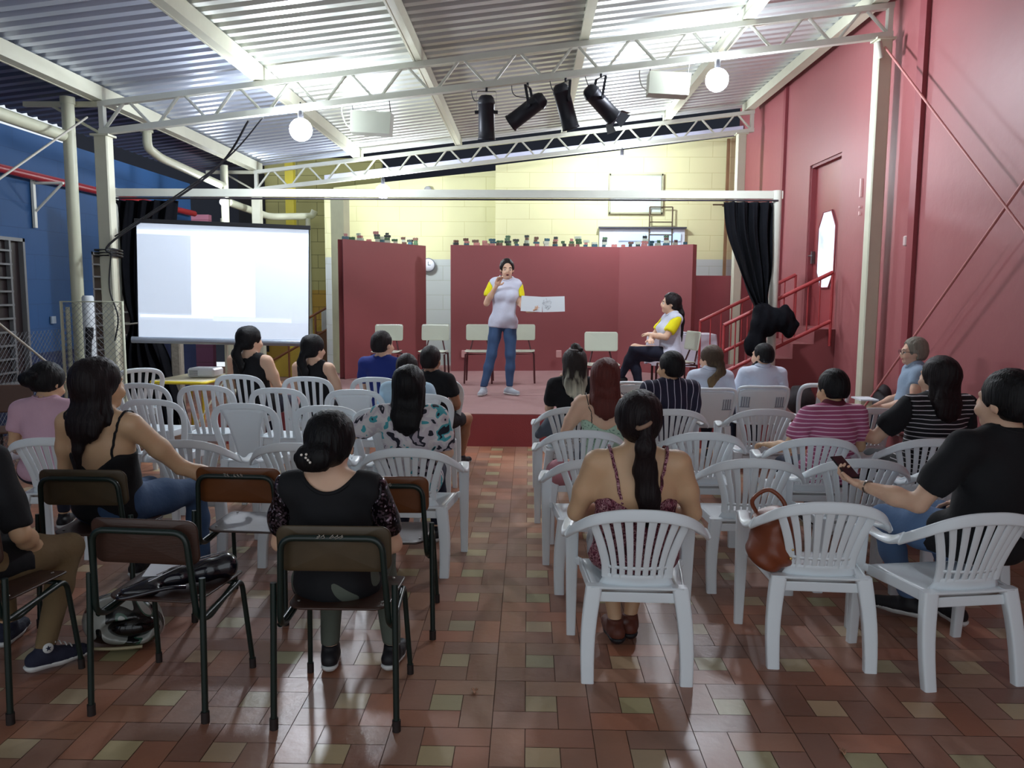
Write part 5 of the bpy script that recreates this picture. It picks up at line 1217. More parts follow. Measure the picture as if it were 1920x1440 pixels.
    # local torso coordinates for cutting cloth
    Li = LM.T; xx = (Li[0, 0]*(X-piv[0])+Li[0, 1]*(Y-piv[1])+Li[0, 2]*(Z-piv[2])); yy = (Li[1, 0]*(X-piv[0])+Li[1, 1]*(Y-piv[1])+Li[1, 2]*(Z-piv[2])); zz = (Li[2, 0]*(X-piv[0])+Li[2, 1]*(Y-piv[1])+Li[2, 2]*(Z-piv[2]))+.52
    st = top['style']; th = top.get('th', .012); hem = top.get('hem', .50)
    nb = np.sqrt(xx**2+(yy-.0)**2+(zz-1.03)**2)
    if st in ('tee', 'blouse', 'shirt', 'long'):
        nr = {'tee': .083, 'blouse': .125, 'shirt': .060, 'long': .075}[st]
        fr = top.get('sleeve', .62)
        S = f.smin(T, UA, .03)
        base = f.smin(T, np.maximum(LG, Y-.13), .03); Ssl = f.blank()
        for k in (-1, 1):
            el, wr0 = A[k]; d = el-sh[k]; ln = np.linalg.norm(d); d = d/ln; t = (X-sh[k][0])*d[0]+(Y-sh[k][1])*d[1]+(Z-sh[k][2])*d[2]
            one = f.union(f.blank(), [p for i, p in enumerate(upper) if (i < 2) == (k == -1)], .03)
            if fr < 1: one = np.maximum(one-.004, t-ln*fr)
            Ssl = np.minimum(Ssl, one)
        if fr >= 1:
            for k in (-1, 1):
                el, wr0 = A[k]; d = wr0-el; ln = np.linalg.norm(d); d = d/ln; t = (X-el[0])*d[0]+(Y-el[1])*d[1]+(Z-el[2])*d[2]
                one = f.union(f.blank(), [p for i, p in enumerate(fore) if (i < 2) == (k == -1)], .03); Ssl = f.smin(Ssl, np.maximum(one, t-ln*(fr-1)), .012)
        vneck = top.get('slope', .0)
        C = f.smin(base, Ssl, .03 if not top.get('smat') else .03)-th+wr_(.0022, 38)
        C = np.maximum(np.maximum(C, hem-zz), nr-.013-nb)
        if st == 'shirt': C = np.maximum(C, zz-1.035)
        if top.get('smat'):
            cut = np.maximum(T-Ssl-.022, -1e9); body_c = np.maximum(C, cut); sl = np.maximum(C, -cut)
            mesh_np('top', [f.mesh(body_c, 6)], top['mat'], root); [mesh_np('sleeve', [f.mesh(np.maximum(sl-.001, k_*(X-piv[0]-0*Y)))], top['smat'], root, top.get('slabel')) for k_ in (-1, 1)]
        else: mesh_np('top', [f.mesh(C, 6)], top['mat'], root)
        if st in ('tee', 'blouse', 'shirt'):
            nr = .080 if st == 'shirt' else nr
            S0 = np.minimum(T, UA); cN = np.array((0, 0, 1.03)); ringp = []
            def smp(p):
                q = (p-f.lo)/f.h; i = np.clip(np.floor(q).astype(int), 0, np.array(f.n)-2); w_ = q-i; v = 0
                for c_ in range(8):
                    o_ = np.array((c_ & 1, (c_ >> 1) & 1, c_ >> 2)); v += float(S0[tuple(i+o_)])*float(np.prod(np.where(o_ == 1, w_, 1-w_)))
                return v
            for i in range(40):
                a_ = 2*PI*i/40
                for j in range(120):
                    ph = R(70-1.2*j); lp = cN+nr*np.array((math.cos(ph)*math.cos(a_), math.cos(ph)*math.sin(a_), math.sin(ph))); wp = LM @ (lp-np.array((0, 0, .52)))+piv
                    if smp(wp) < th-.002: break
                ringp.append(wp)
            rp = np.array(ringp)
            for _ in range(4): rp = .5*rp+.25*np.roll(rp, 1, 0)+.25*np.roll(rp, -1, 0)
            mb = MB()
            if st != 'shirt': mb.tube([Vector(p) for p in rp], .0085, 8, closed=True); mb.obj('neckband', top['mat'], root)
            else:
                cc = rp.mean(0); q = [Vector(p) for p in rp]+[Vector(rp[0])]; upv = Vector(LM @ np.array((0, 0, 1.))); Wc = [(upv*.8-(p-Vector(cc)).normalized()*.6).normalized() for p in q]; Tc = [Wc[i].cross(q[(i+1) % 40]-q[i-1 if i else 39]).normalized() for i in range(41)]; Tc[40] = Tc[0]
                mb.sweep([q[i]+Wc[i]*.006 for i in range(41)], Wc, Tc, .019, .005, n=4); mb.obj('collar', top.get('cmat', top['mat']), root)
        if False:
            q = [tr((.074*math.cos(a), .0+.068*math.sin(a), 1.005-.012*math.sin(a))) for a in [i*2*PI/20 for i in range(20)]]
            mb = MB(); mb.sweep([Vector(p) for p in q]+[Vector(q[0])], (0, 0, 1), [Vector((math.cos(i*2*PI/20), math.sin(i*2*PI/20), 0)) for i in range(21)], .019, .005, n=4); mb.obj('collar', top.get('cmat', top['mat']), root)
    elif st == 'tank':   # sleeveless with wide shoulders
        C = f.smin(T, np.maximum(LG, Y-.13), .03)-th+wr_(.002, 38); C = np.maximum(np.maximum(C, hem-zz), .092-nb); C = np.maximum(C, np.abs(xx)-(sw-.035+.12*np.clip(.93-zz, 0, .06)*8*.1+np.clip(.90-zz, 0, 1)*3)); mesh_np('top', [f.mesh(C, 6)], top['mat'], root)
    elif st == 'strap':
        zl = top.get('zl', .80); C = T-th+wr_(.002, 38); C = np.maximum(C, hem-zz); C = np.maximum(C, zz-(zl+top.get('v', .5)*np.maximum(0, np.abs(xx)-.02)-1.2*np.maximum(0, np.abs(xx)-.13)))
        mesh_np('top', [f.mesh(C, 6)], top['mat'], root)
        for k in (-1, 1):
            xk = top.get('sx', .105); mb = MB(); pts = []
            for y, z in ((-.115, zl+.5*xk-.02), (-.108, .86), (-.095, .93), (-.065, .978), (-.01, 1.005), (.045, .975), (.085, .90), (.10, .84)):
                pts.append(Vector(tr((k*(xk+.02*(z-.86)/.14), y*(.95 if g < 1.05 else g*.97), z))))
            pts = catmull(pts, 4)
            # seat the strap on the body surface
            def dist(p):
                q = (np.array(p)-f.lo)/f.h; i = np.clip(q.astype(int), 0, np.array(f.n)-2); return float(min(T[tuple(i)], UA[tuple(i)], HN[tuple(i)]))
            def grad(p, e=.014): return np.array([dist(np.array(p)+e*np.eye(3)[a])-dist(np.array(p)-e*np.eye(3)[a]) for a in range(3)])
            PP = []; NN = []
            for p in pts:
                p = np.array(p)
                for _ in range(4):
                    gr = grad(p); gr /= (np.linalg.norm(gr)+1e-6); p = p-gr*(dist(p)-.0065)
                PP.append(Vector(p)); NN.append(Vector(gr))
            W = []
            for i in range(len(PP)):
                tan = (PP[min(i+1, len(PP)-1)]-PP[max(i-1, 0)]).normalized(); W.append(tan.cross(NN[i]).normalized())
            mb.sweep(PP, W, NN, top.get('sw', .006), .0025, n=4); mb.obj('strap', top.get('stm', top['mat']), root)
    # trousers
    bh = bottom.get('to', 1.0); C = f.smin(np.maximum(T, zz-.64), LG, .03)-.008+wr_(.0015, 30)
    for k in (-1, 1):
        l = feet[k][0]
    C = np.maximum(C, zz-.63); C = np.maximum(C, -(Z-bottom.get('z', .11))) if not stand else np.maximum(C, .10-Z)
    if bottom.get('short'):
        kn = (np.array(legs.get(1, {}).get('kn', (.12, .46, .495)))); C = np.maximum(C, Y-(kn[1]-.10))
    mesh_np('trousers' if not bottom.get('short') else 'shorts', [f.mesh(C)], bottom['mat'], root)
    # shoes
    if shoes:
        for k in (-1, 1):
            an, fd, fz = feet[k]; b0 = an+np.array((0, 0, fz)); fl = b0[2]-.033
            sp_ = [('c', b0-fd*.045+np.array((0, 0, .008)), b0+fd*.06, .040, .038), ('c', b0+fd*.05, b0+fd*.145+np.array((0, 0, -.006)), .040, .034), ('c', an+np.array((0, 0, .01)), b0+np.array((0, 0, .02)), .040, .042)]
            zc_ = fl; o = blob('shoe', sp_, .008, shoes, root, .02, clip=lambda X, Y, Z: np.maximum(zc_-Z, Z-(an[2]+.012)))
            sm = [('c', b0-fd*.05, b0+fd*.06, .044, .043), ('c', b0+fd*.05, b0+fd*.15, .043, .037)]
            blob('sole', sm, .007, soles or SHOEW, o, .02, clip=lambda X, Y, Z: np.maximum(zc_-.004-Z, Z-(zc_+.026)))
    # hair
    hs, hm = hair; hh = .008 if h <= .0125 else .010
    vol = 1.0 if hs in ('short', 'buzz', 'grey') or stand else 1.06
    cap = [('e', hd((0, -.014, .030)), (.087*vol, .105*vol, .103), HM_)]
    facec = hd((0, .115, -.035)); 
    def fclip(zcut=-.055, yk=.0, fr=(.084, .088, .110) if not face else (.080, .088, .122)):
        Hi = HM_.T
        def fn(X, Y, Z):
            a = Hi[0, 0]*(X-hc[0])+Hi[0, 1]*(Y-hc[1])+Hi[0, 2]*(Z-hc[2]); b = Hi[1, 0]*(X-hc[0])+Hi[1, 1]*(Y-hc[1])+Hi[1, 2]*(Z-hc[2]); c = Hi[2, 0]*(X-hc[0])+Hi[2, 1]*(Y-hc[1])+Hi[2, 2]*(Z-hc[2])
            face = 1-np.sqrt((a/fr[0])**2+((b-.115)/fr[1])**2+((c+.028)/fr[2])**2); r = face*.08
            if zcut is not None: r = np.maximum(r, (zcut+np.maximum(0, b+.02)*.8)-c)
            ear = 1-np.sqrt((a/.11)**2+((b-.012)/.026)**2+((c+.028)/.034)**2); 
            if hs in ('short', 'bun', 'pony', 'grey', 'lowpony'): r = np.maximum(r, ear*.03)
            return r
        return fn
    strand = lambda X, Y, Z: (.0030*np.sin(26*X+18*Z+30*Y) if hs in ('long', 'longer', 'pony', 'lowpony') else 0)+.0022*np.sin(210*X+5*np.sin(9*Z)+60*Y)+.0015*np.sin(330*X-40*Y)
    hp = cap; cl = fclip()
    P_ = lambda *a: tr(a)
    fl_ = lambda q: ((0, 1, 0), q)
    if hs == 'short': hp = cap+[('e', hd((0, -.055, -.01)), (.072, .055, .075), HM_)]; cl = fclip(-.068)
    elif hs == 'buzz': hp = [('e', hd((0, -.010, .028)), (.080, .098, .096), HM_), ('e', hd((0, -.05, -.01)), (.070, .052, .07), HM_)]; cl = fclip(-.06)
    elif hs == 'grey': hp = cap+[('e', hd((0, -.05, .0)), (.090, .07, .09), HM_), ('e', hd((0, -.02, .06)), (.085, .09, .075), HM_), ('c', hd((-.075, .0, .0)), hd((-.07, -.01, -.05)), .025, .018), ('c', hd((.075, .0, .0)), hd((.07, -.01, -.05)), .025, .018)]; cl = fclip(-.075)
    elif hs == 'bun': hp = cap+[('e', hd((0, -.05, -.005)), (.075, .06, .07), HM_), ('e', hd((-.030, -.108, -.030)), (.072, .050, .056), HM_), ('e', hd((.0, -.128, -.018)), (.046, .032, .040), HM_)]; cl = fclip(-.085)
    elif hs == 'lowbun': hp = cap+[('e', hd((0, -.05, -.005)), (.075, .06, .07), HM_), ('e', hd((-.03, -.115, .0)), (.055, .045, .048), HM_), ('c', hd((-.06, -.12, .01)), hd((.03, -.13, .02)), .028, .02)]; cl = fclip(-.075)
    elif hs == 'pony':
        hp = cap+[('e', hd((0, -.045, .0)), (.078, .065, .075), HM_), ('c', hd((.01, -.10, .035)), hd((.012, -.13, .02)), .030, .022)]
        pt = [hd((.012, -.13, .02)), hd((.012, -.150, -.06)), P_(.02, -.135, .95), P_(.03, -.142, .84), P_(.045, -.145, .73), P_(.055, -.142, .67)]
        rr = (.026, .042, .050, .050, .038, .008)
        for i in range(5): hp.append(('c', pt[i], pt[i+1], rr[i], rr[i+1], fl_(.7)))
        cl = fclip(-.085)
        base = cl; zm = hd((0, 0, -.085))
        cl = lambda X, Y, Z: np.where(Y < hd((0, -.095, -.05))[1], -1., base(X, Y, Z))
    elif hs == 'lowpony':
        hp = cap+[('e', hd((0, -.045, -.005)), (.077, .062, .072), HM_), ('e', hd((0, -.10, -.03)), (.045, .035, .04), HM_)]
        pt = [hd((0, -.115, -.035)), hd((-.01, -.13, -.10)), P_(-.02, -.125, .92), P_(-.03, -.13, .83 if key != 'S2' else .68)]
        rr = (.034, .046, .040, .012)
        for i in range(3): hp.append(('c', pt[i], pt[i+1], rr[i], rr[i+1], fl_(.7)))
        base = fclip(-.075); yc = hd((0, -.085, -.05))[1]; cl = lambda X, Y, Z: np.where(Y < yc, -1., base(X, Y, Z))
    elif hs in ('long', 'longer', 'bob'):
        zb = {'long': .86, 'longer': .70, 'bob': .93}[hs]
        hp = cap+[('e', hd((0, -.045, -.01)), (.090, .070, .09), HM_)]
        c0 = hd((0, -.055, -.04)); k0 = .086; wdt = 0
        if hs == 'longer':
            hp += [('c', P_(-.02, -.12, .96), P_(-.035, -.14, .84), .034, .026, fl_(.7)), ('c', P_(-.035, -.14, .84), P_(-.03, -.145, .69), .026, .008, fl_(.7))]; zb = .885
        z1 = P_(0, -.112, .97); z2 = P_(0, -.125, (.97+zb)/2); z3 = P_(0, -.125, zb)
        for dx in (-.045, 0, .045):
            hp += [('c', c0+HM_ @ np.array((dx*.8, 0, 0)), z1+np.array((dx, 0, 0)), .055, .048, fl_(.75)), ('c', z1+np.array((dx, 0, 0)), z2+np.array((dx*.85, 0, 0)), .048, .040, fl_(.6)), ('c', z2+np.array((dx*.85, 0, 0)), z3+np.array((dx*.6, 0, abs(dx)*.6)), .040, .012, fl_(.6))]
        hp += [('c', hd((-.070, -.01, -.02)), P_(-.085, -.06, .97), .026, .030, fl_(.8)), ('c', hd((.070, -.01, -.02)), P_(.085, -.06, .97), .026, .030, fl_(.8))]
        base = fclip(None); cl = base
    hp = hsc(hp)
    ho = blob('hair', hp, hh, hm, root, .022, clip=cl, disp=strand)
    if face:
        for k in (-1, 1):
            mb = MB(); e = hd((k*.031, .083, -.002)); mb.sphere(e, .0115, 8); eo = mb.obj('eye', EYEW, root)
            mb = MB(); mb.sphere(hd((k*.031, .0925, -.002)), .0058, 6); mb.obj('iris', IRIS, eo)
            mb = MB(); mb.tube([hd((k*.014, .099, .020)), hd((k*.032, .097, .027)), hd((k*.050, .085, .020))], .0032, 6); mb.obj('eyebrow', hm, root)
        mb = MB(); mb.sphere(hd((0, .091, -.060)), (.021, .010, .0075 if face != 'open' else .012), 8); mb.obj('lips', LIP, root)
        if face == 'open': mb = MB(); mb.sphere(hd((0, .0995, -.060)), (.011, .005, .006), 8); mb.obj('mouth', IRIS, root)
    return root, tr, hd, A
def seatpos(k, dx=0, dy=.03):
    x, y, a = CH[k]; return (x+math.cos(a)*dx-math.sin(a)*dy, y+math.sin(a)*dx+math.cos(a)*dy, 0)
def fitx(key, px, py, lab, *a, **k):
    pass

# audience, left block
PA4 = person('A4', 'woman from behind with pearl clip in her dark bun and sequin-sleeved black top', seatpos('L2', .0, .04), 0, ('bun', HB), {'style': 'blouse', 'mat': C_BLACK, 'smat': SEQ, 'slabel': 'sequinned sleeve', 'sleeve': .75, 'hem': .44}, {'mat': GREYP}, SK2, s=.985, h=.010, g=1.08, sw=.172, arms={1: {'el': (.245, .03, .68), 'wr': (.15, .24, .60)}, -1: {'el': (-.245, .03, .68), 'wr': (-.13, .25, .62)}}, head=(-3, -4, 0), legs={-1: {'an': (-.10, .28, .10)}, 1: {'an': (.19, .30, .10)}}, shoes=SHOEB)
pr = bpy.data.objects['person']
m_ = MB()
for dx, dz in ((-.045, .01), (-.03, .0), (-.022, -.008), (-.015, -.016), (-.028, .012)): m_.sphere(PA4[2]((dx-.01, -.166, dz-.015)), .0055, 6)
m_.obj('hair_clip', mat('pearls', (230, 225, 215), .25), pr)
person('A2', 'long-haired woman in a black strap top resting her hand on the next chair', seatpos('L4', -.06, .10), -4, ('longer', HD), {'style': 'strap', 'mat': C_BLACK, 'zl': .73, 'hem': .42, 'v': .75, 'sx': .135, 'sw': .006}, {'mat': JEAN}, SK1, s=1.07, h=.010, g=1.12, sw=.185, head=(-22, 0, 0), torso_yaw=-6, arms={1: {'el': (.33, .10, .70), 'wr': (.56, .20, .60), 'hn': (0, .2, -1), 'curl': .8, 'ts': 1}}, legs={-1: {'kn': (-.04, .44, .50)}, 1: {'kn': (.24, .42, .50), 'an': (.28, .40, .1)}})
o = thing('phone', 'dark phone held by the long-haired woman over the next chair', 'phone', (0, 0, 0)); px_ = seatpos('L4', -.06, .10); o.location = (px_[0]+.58, px_[1]+.20, .60); o.rotation_euler = (R(60), R(20), R(-30)); m_ = MB(); m_.box((0, 0, 0), (.075, .15, .009), bev=.004); m_.obj('body', BLACK, o)
person('A3', 'person in dark shirt, khaki trousers and canvas high-tops cut by the left edge', seatpos('L6', -.16, .05), 0, ('short', HD), {'style': 'tee', 'mat': C_BLACK, 'sleeve': .9, 'hem': .44}, {'mat': KHAKI}, SK1, s=1.0, h=.012, g=1.15, sw=.19, lean=8, side=-10, arms={1: {'el': (.24, .02, .66), 'wr': (.20, .18, .56)}}, shoes=SHOEN, legs={1: {'kn': (.22, .40, .48), 'an': (.24, .14, .11), 'fd': (.75, .8, 0)}, -1: {'kn': (-.16, .45, .49)}})
ro = [o for o in bpy.data.objects if o.name.startswith('person')][-1]
m_ = MB(); c = Vector((.17+.034, .12, .098)); MQ = Matrix.Translation(Vector((.24, .14, .118))+Vector((.73, -.68, 0))*.040) @ Vector((.73, -.68, .12)).to_track_quat('Z', 'Y').to_matrix().to_4x4(); m_.lathe([(0, .005), (.021, .004), (.022, 0)], 18, MQ); sp_o = m_.obj('shoe_patch', SHOEW, ro)
m_ = MB(); m_.prism([((.013 if i % 2 == 0 else .0055)*math.cos(R(90+36*i)), (.013 if i % 2 == 0 else .0055)*math.sin(R(90+36*i))) for i in range(10)], .005, .0065, 'xy', M=MQ); m_.obj('star', SHOEN, sp_o)
m_ = MB()
for i in range(5):
    c = Vector((.24, .14, .135))+Vector((.68, .73, 0))*(.035+.022*i)+Vector((0, 0, -.006-.013*i)); q = Vector((.73, -.68, 0))*.024; m_.tube([c-q, c+Vector((0, 0, .006)), c+q], .003, 5)
m_.obj('laces', SHOEW, ro)
person('A1', 'woman with dark messy bun in a pale pink T-shirt near the blue wall', seatpos('P4', -.11, .05), 2, ('lowbun', HB), {'style': 'tee', 'mat': C_PINK, 'sleeve': .6, 'hem': .45}, {'mat': JEAND}, SK1, s=1.0, h=.012, head=(-20, -8, 0), lean=9)
person('A5', 'dark long-haired woman in a white, teal and black floral blouse with a wristwatch', seatpos('P1', -.05, .05), 0, ('long', HB), {'style': 'blouse', 'mat': FLTEAL, 'sleeve': .8, 'hem': .43, 'th': .018}, {'mat': JEAND}, SK2, s=1.0, h=.010, g=1.10, sw=.18, head=(0, 0, 0), torso_yaw=0, arms={-1: {'el': (-.37, .03, .82), 'wr': (-.20, .16, .95), 'hn': (0, 0, -1), 'curl': .6, 'hd': (.7, .7, .1)}})
ro = [o for o in bpy.data.objects if o.name.startswith('person')][-1]
pw = Vector((-.216, .149, .938)); m_ = MB(); MW = Matrix.Translation(pw) @ Vector((.16, .15, .04)).to_track_quat('Z', 'Y').to_matrix().to_4x4(); m_.lathe([(.031, -.009), (.034, 0), (.031, .009)], 16, MW)
wt = m_.obj('watch_strap', mat('watch_rose', (190, 150, 130), .3, .7), None); wt.name = 'wristwatch'
for v in (wt,): v.parent = ro; v['label'] = 'rose-gold wristwatch'
m_ = MB(); m_.lathe([(0, .010), (.018, .009), (.020, 0), (0, 0)], 16, Matrix.Translation(pw+Vector((-.01, -.033, .008))) @ Matrix.Rotation(R(95), 4, 'X')); m_.obj('watch_dial', mat('watch_dark', (60, 40, 40), .3), wt)
person('A6', 'dark-haired person in a light blue shirt half hidden behind the floral blouse', seatpos('Q13', -.10, .06), -4, ('short', HD), {'style': 'tee', 'mat': C_LBLUE, 'sleeve': .7, 'hem': .45, 'th': .016}, {'mat': JEAND}, SK1, s=.93, h=.014, sw=.185)
person('A7', 'dark-haired person in a black T-shirt and shorts by the aisle', seatpos('Q12', -.02, -.30), -18, ('short', HD), {'style': 'tee', 'mat': C_BLACK, 'sleeve': .6, 'hem': .45}, {'mat': DKSL, 'short': 1}, SK3, s=1.0, h=.014, sw=.19, g=1.05, head=(0, 0, 0), legs={1: {'kn': (.20, .40, .50)}, -1: {'kn': (-.02, .42, .50)}})
person('A8', 'balding man in a royal blue T-shirt turned towards the speaker', seatpos('Q10', .03, .06), -20, ('buzz', HD), {'style': 'tee', 'mat': C_NAVY, 'sleeve': .7, 'hem': .45}, {'mat': JEAND}, SK2, s=1.06, h=.014, sw=.19, g=1.05, head=(-12, 0, 0))
person('A9', 'dark-haired woman in black sleeveless top sitting nearest the projection screen', seatpos('Q6', .12, .06), -16, ('lowpony', HB), {'style': 'tank', 'mat': C_BLACK, 'hem': .45}, {'mat': JEAND}, SK2, s=1.09, h=.014, sw=.19, g=1.16, head=(-22, 0, 0))
person('A10', 'woman in black sleeveless top with a wavy ponytail, second from the screen', seatpos('Q8', .06, .06), -18, ('lowpony', HB), {'style': 'tank', 'mat': C_BLACK, 'hem': .45}, {'mat': JEAND}, SK2, s=1.03, h=.014, sw=.185, g=1.1, head=(-16, 0, 0))
# audience, right block
PB9 = person('B9', 'woman with a long dark ponytail in a rose floral strap top from behind', seatpos('R1', -.01, -.04), 0, ('pony', HD), {'style': 'strap', 'mat': FLROSE, 'zl': .755, 'hem': .42, 'v': .55, 'sx': .10, 'sw': .007, 'th': .014}, {'mat': mat('pale_trousers', (170, 170, 175), .8), 'z': .25}, SK1, s=1.03, h=.010, g=1.26, sw=.185, head=(0, 0, 0), arms={-1: {'el': (-.265, .02, .70), 'wr': (-.12, .25, .64)}, 1: {'el': (.265, .02, .70), 'wr': (.13, .25, .64)}}, legs={-1: {'an': (-.06, .18, .12), 'kn': (-.1, .40, .50)}, 1: {'an': (.02, .24, .12), 'kn': (.11, .40, .50)}}, shoes=mat('sandal_brown', (90, 44, 30), .6), soles=SHOEB)
ro = [o for o in bpy.data.objects if o.name.startswith('person')][-1]
m_ = MB(); m_.tube([PB9[2]((.004+.024*math.cos(a), -.128+.020*math.sin(a), .020+.012*math.cos(a))) for a in [i*2*PI/14 for i in range(14)]], .010, 6, closed=True); m_.obj('scrunchie', mat('scrunchie_beige', (150, 120, 100), .8), ro)
person('B2', 'auburn-haired woman in a mint floral strap top beside the aisle', seatpos('R8', .07, .06), 0, ('long', HR), {'style': 'strap', 'mat': FLMINT, 'zl': .78, 'hem': .42, 'v': .6, 'sx': .11, 'sw': .003, 'stm': BLACK}, {'mat': JEAND}, SK2, s=1.0, h=.012, g=1.08, head=(-6, 0, 2), arms={-1: {'el': (-.27, .06, .72), 'wr': (-.20, .12, .92), 'hd': (.3, -.4, .3), 'hn': (0, -1, 0)}})
PB1 = person('B1', 'woman with highlighted long hair and small top knot in black by the aisle', seatpos('R12', .03, .08), 4, ('long', HL), {'style': 'tee', 'mat': C_BLACK, 'sleeve': .7, 'hem': .45}, {'mat': DKSL}, SK2, s=1.02, h=.013, head=(8, -4, 0), arms={-1: {'el': (-.20, .12, .72), 'wr': (-.10, .16, .93), 'hd': (.2, -.1, .5), 'hn': (0, -1, 0), 'curl': 1.1}})
ro = [o for o in bpy.data.objects if o.name.startswith('person')][-1]
blob('top_knot', [('e', PB1[2]((0, -.03, .135)), (.042, .040, .032)), ('e', PB1[2]((.01, -.055, .115)), (.050, .035, .022))], .009, HL, ro, .02, disp=lambda X, Y, Z: .002*np.sin(160*X+90*Z)); m_ = MB(); m_.tube([PB1[2]((.046*math.cos(a), -.04+.038*math.sin(a), .118+.006*math.sin(a))) for a in [i*2*PI/14 for i in range(14)]], .008, 6, closed=True); m_.obj('hair_band', mat('band_grey', (170, 165, 165), .6), ro)
person('B3', 'short-haired person in a navy blouse with thin white stripes, turned left', seatpos('R13', -.02, .06), 14, ('short', HB), {'style': 'tee', 'mat': STRNV, 'sleeve': .9, 'hem': .45, 'th': .018}, {'mat': DKSL}, SK1, s=1.04, h=.012, sw=.20, g=1.22, head=(24, 0, 0))
PB4 = person('B4', 'woman in a white shirt with glasses and a blond-tipped ponytail', seatpos('R16', .02, .06), 4, ('lowpony', HP), {'style': 'shirt', 'mat': C_WHITE, 'sleeve': 1.5, 'hem': .45, 'th': .018}, {'mat': JEAND}, SK2, s=1.04, h=.014, head=(34, 0, 0), sw=.18)
ro = [o for o in bpy.data.objects if o.name.startswith('person')][-1]
hx, hy = math.cos(R(34)), math.sin(R(34))
def glasses(ro, hd_, m=BLACK):
    class G_:
        def __matmul__(s, v): return Vector(hd_(v))
    MG = G_()
    mb = MB()
    for k in (-1, 1): mb.tube([MG @ Vector((k*.034+.024*math.cos(a), .108, .0+.019*math.sin(a))) for a in [i*2*PI/14 for i in range(14)]], .0018, 5, closed=True); mb.tube([MG @ Vector((k*.058, .105, .004)), MG @ Vector((k*.080, .0, .004))], .0018, 5)
    mb.tube([MG @ Vector((-.011, .112, .004)), MG @ Vector((.011, .112, .004))], .0018, 5); mb.obj('glasses', m, ro)
glasses(ro, PB4[2])
PB5 = person('B5', 'bearded dark-haired man in a white shirt looking left', seatpos('R17', -.0, .06), 4, ('buzz', HB), {'style': 'shirt', 'mat': C_WHITE, 'sleeve': 1.7, 'hem': .45, 'th': .018}, {'mat': JEAND}, SK2, s=1.07, h=.014, sw=.195, g=1.05, head=(36, 0, 0))
ro = [o for o in bpy.data.objects if o.name.startswith('person')][-1]; HM2 = rotm(36); hc2 = HEADC
blob('beard', [('c', PB5[2]((-.052, .02, -.055)), PB5[2]((-.02, .075, -.098)), .020, .022), ('c', PB5[2]((.052, .02, -.055)), PB5[2]((.02, .075, -.098)), .020, .022), ('c', PB5[2]((-.02, .078, -.096)), PB5[2]((.02, .078, -.096)), .022, .022)], .008, HB, ro, .015)
person('B6', 'short-haired person in a pink and white striped polo shirt', seatpos('R10', .06, .03), 12, ('short', HB), {'style': 'shirt', 'mat': STRPK, 'cmat': CL('maroon_collar', (96, 26, 44)), 'sleeve': .72, 'hem': .45, 'th': .014}, {'mat': JEAND}, SK1, s=1.0, h=.011, sw=.195, g=1.18, head=(10, -4, 0), lean=2, arms={-1: {'el': (-.33, .03, .71), 'wr': (-.36, .26, .69)}})
person('B8', 'long-haired woman in a black top with a white striped back', seatpos('R11', .11, .04), 10, ('long', HD), {'style': 'tee', 'mat': STRBK, 'smat': C_BLACK, 'slabel': 'plain black sleeve', 'sleeve': .7, 'hem': .44, 'th': .016}, {'mat': DKSL}, SK2, s=1.06, h=.011, g=1.25, sw=.20, head=(22, 0, 0), arms={-1: {'el': (-.38, .04, .72), 'wr': (-.42, .22, .74), 'hn': (0, 0, -1), 'curl': .7}})
PB7 = person('B7', 'grey-haired woman with glasses in a light denim blouse sitting on the wall ledge', (3.20, 6.85, .17), 78, ('grey', HG), {'style': 'shirt', 'mat': C_GBLUE, 'sleeve': .35, 'hem': .47, 'th': .014}, {'mat': JEAND}, SK4, s=.97, h=.012, head=(8, 0, 0), face=True, g=1.16, arms={-1: {'wr': (-.05, .34, .60)}, 1: {'wr': (.05, .33, .60)}}, legs={-1: {'kn': (-.12, .44, .48), 'an': (-.12, .46, .0)}, 1: {'kn': (.10, .44, .48), 'an': (.10, .46, .0)}})
ro = [o for o in bpy.data.objects if o.name.startswith('person')][-1]; glasses(ro, PB7[2])
m_ = MB(); m_.box((2.86, 6.93, .80), (.15, .21, .012)); tag(m_.obj('note_sheet', PAPER), 'white sheets on the lap of the grey-haired woman', 'paper')
person('B10', 'man in a black T-shirt and washed jeans holding a phone at the right edge', seatpos('R3', .27, .06), 14, ('short', HB), {'style': 'tee', 'mat': C_BLACK, 'sleeve': .72, 'hem': .42, 'th': .014}, {'mat': JEANL}, SK2, s=1.07, h=.010, sw=.21, g=1.2, head=(14, -2, 0), arms={-1: {'el': (-.33, .05, .68), 'wr': (-.46, .26, .72), 'hd': (-.3, 1, .15), 'hn': (.3, 0, 1), 'ts': 1, 'curl': .9}}, legs={-1: {'kn': (-.20, .44, .50), 'an': (-.06, .40, .11), 'fd': (-.7, .9, 0)}, 1: {'kn': (.14, .46, .50), 'an': (.10, .28, .11), 'fd': (.2, 1, 0)}})
ro = [o for o in bpy.data.objects if o.name.startswith('person')][-1]
Mr = Matrix.Translation(ro.location) @ Matrix.Rotation(R(14), 4, 'Z') @ Matrix.Scale(1.07, 4)
q = Mr @ Vector((-.475, .36, .775)); o = thing('phone', 'dark phone held by the man in the black T-shirt at the right edge', 'phone', q, R(24)); o.rotation_euler = (R(34), 0, R(24)); m_ = MB(); m_.box((0, 0, 0), (.075, .155, .009), bev=.004); m_.obj('body', BLACK, o); m_ = MB(); m_.box((0, 0, .005), (.068, .145, .001)); m_.obj('screen', mat('phone_glass', (12, 14, 24), .08, coat=.5), o)
m_ = MB(); m_.lathe([(.029, -.008), (.032, 0), (.029, .008)], 14, Matrix.Translation((-.445, .235, .716)) @ Matrix.Rotation(R(-88), 4, 'X')); m_.obj('bracelet', mat('bracelet_silver', (120, 110, 100), .35, .8), ro)
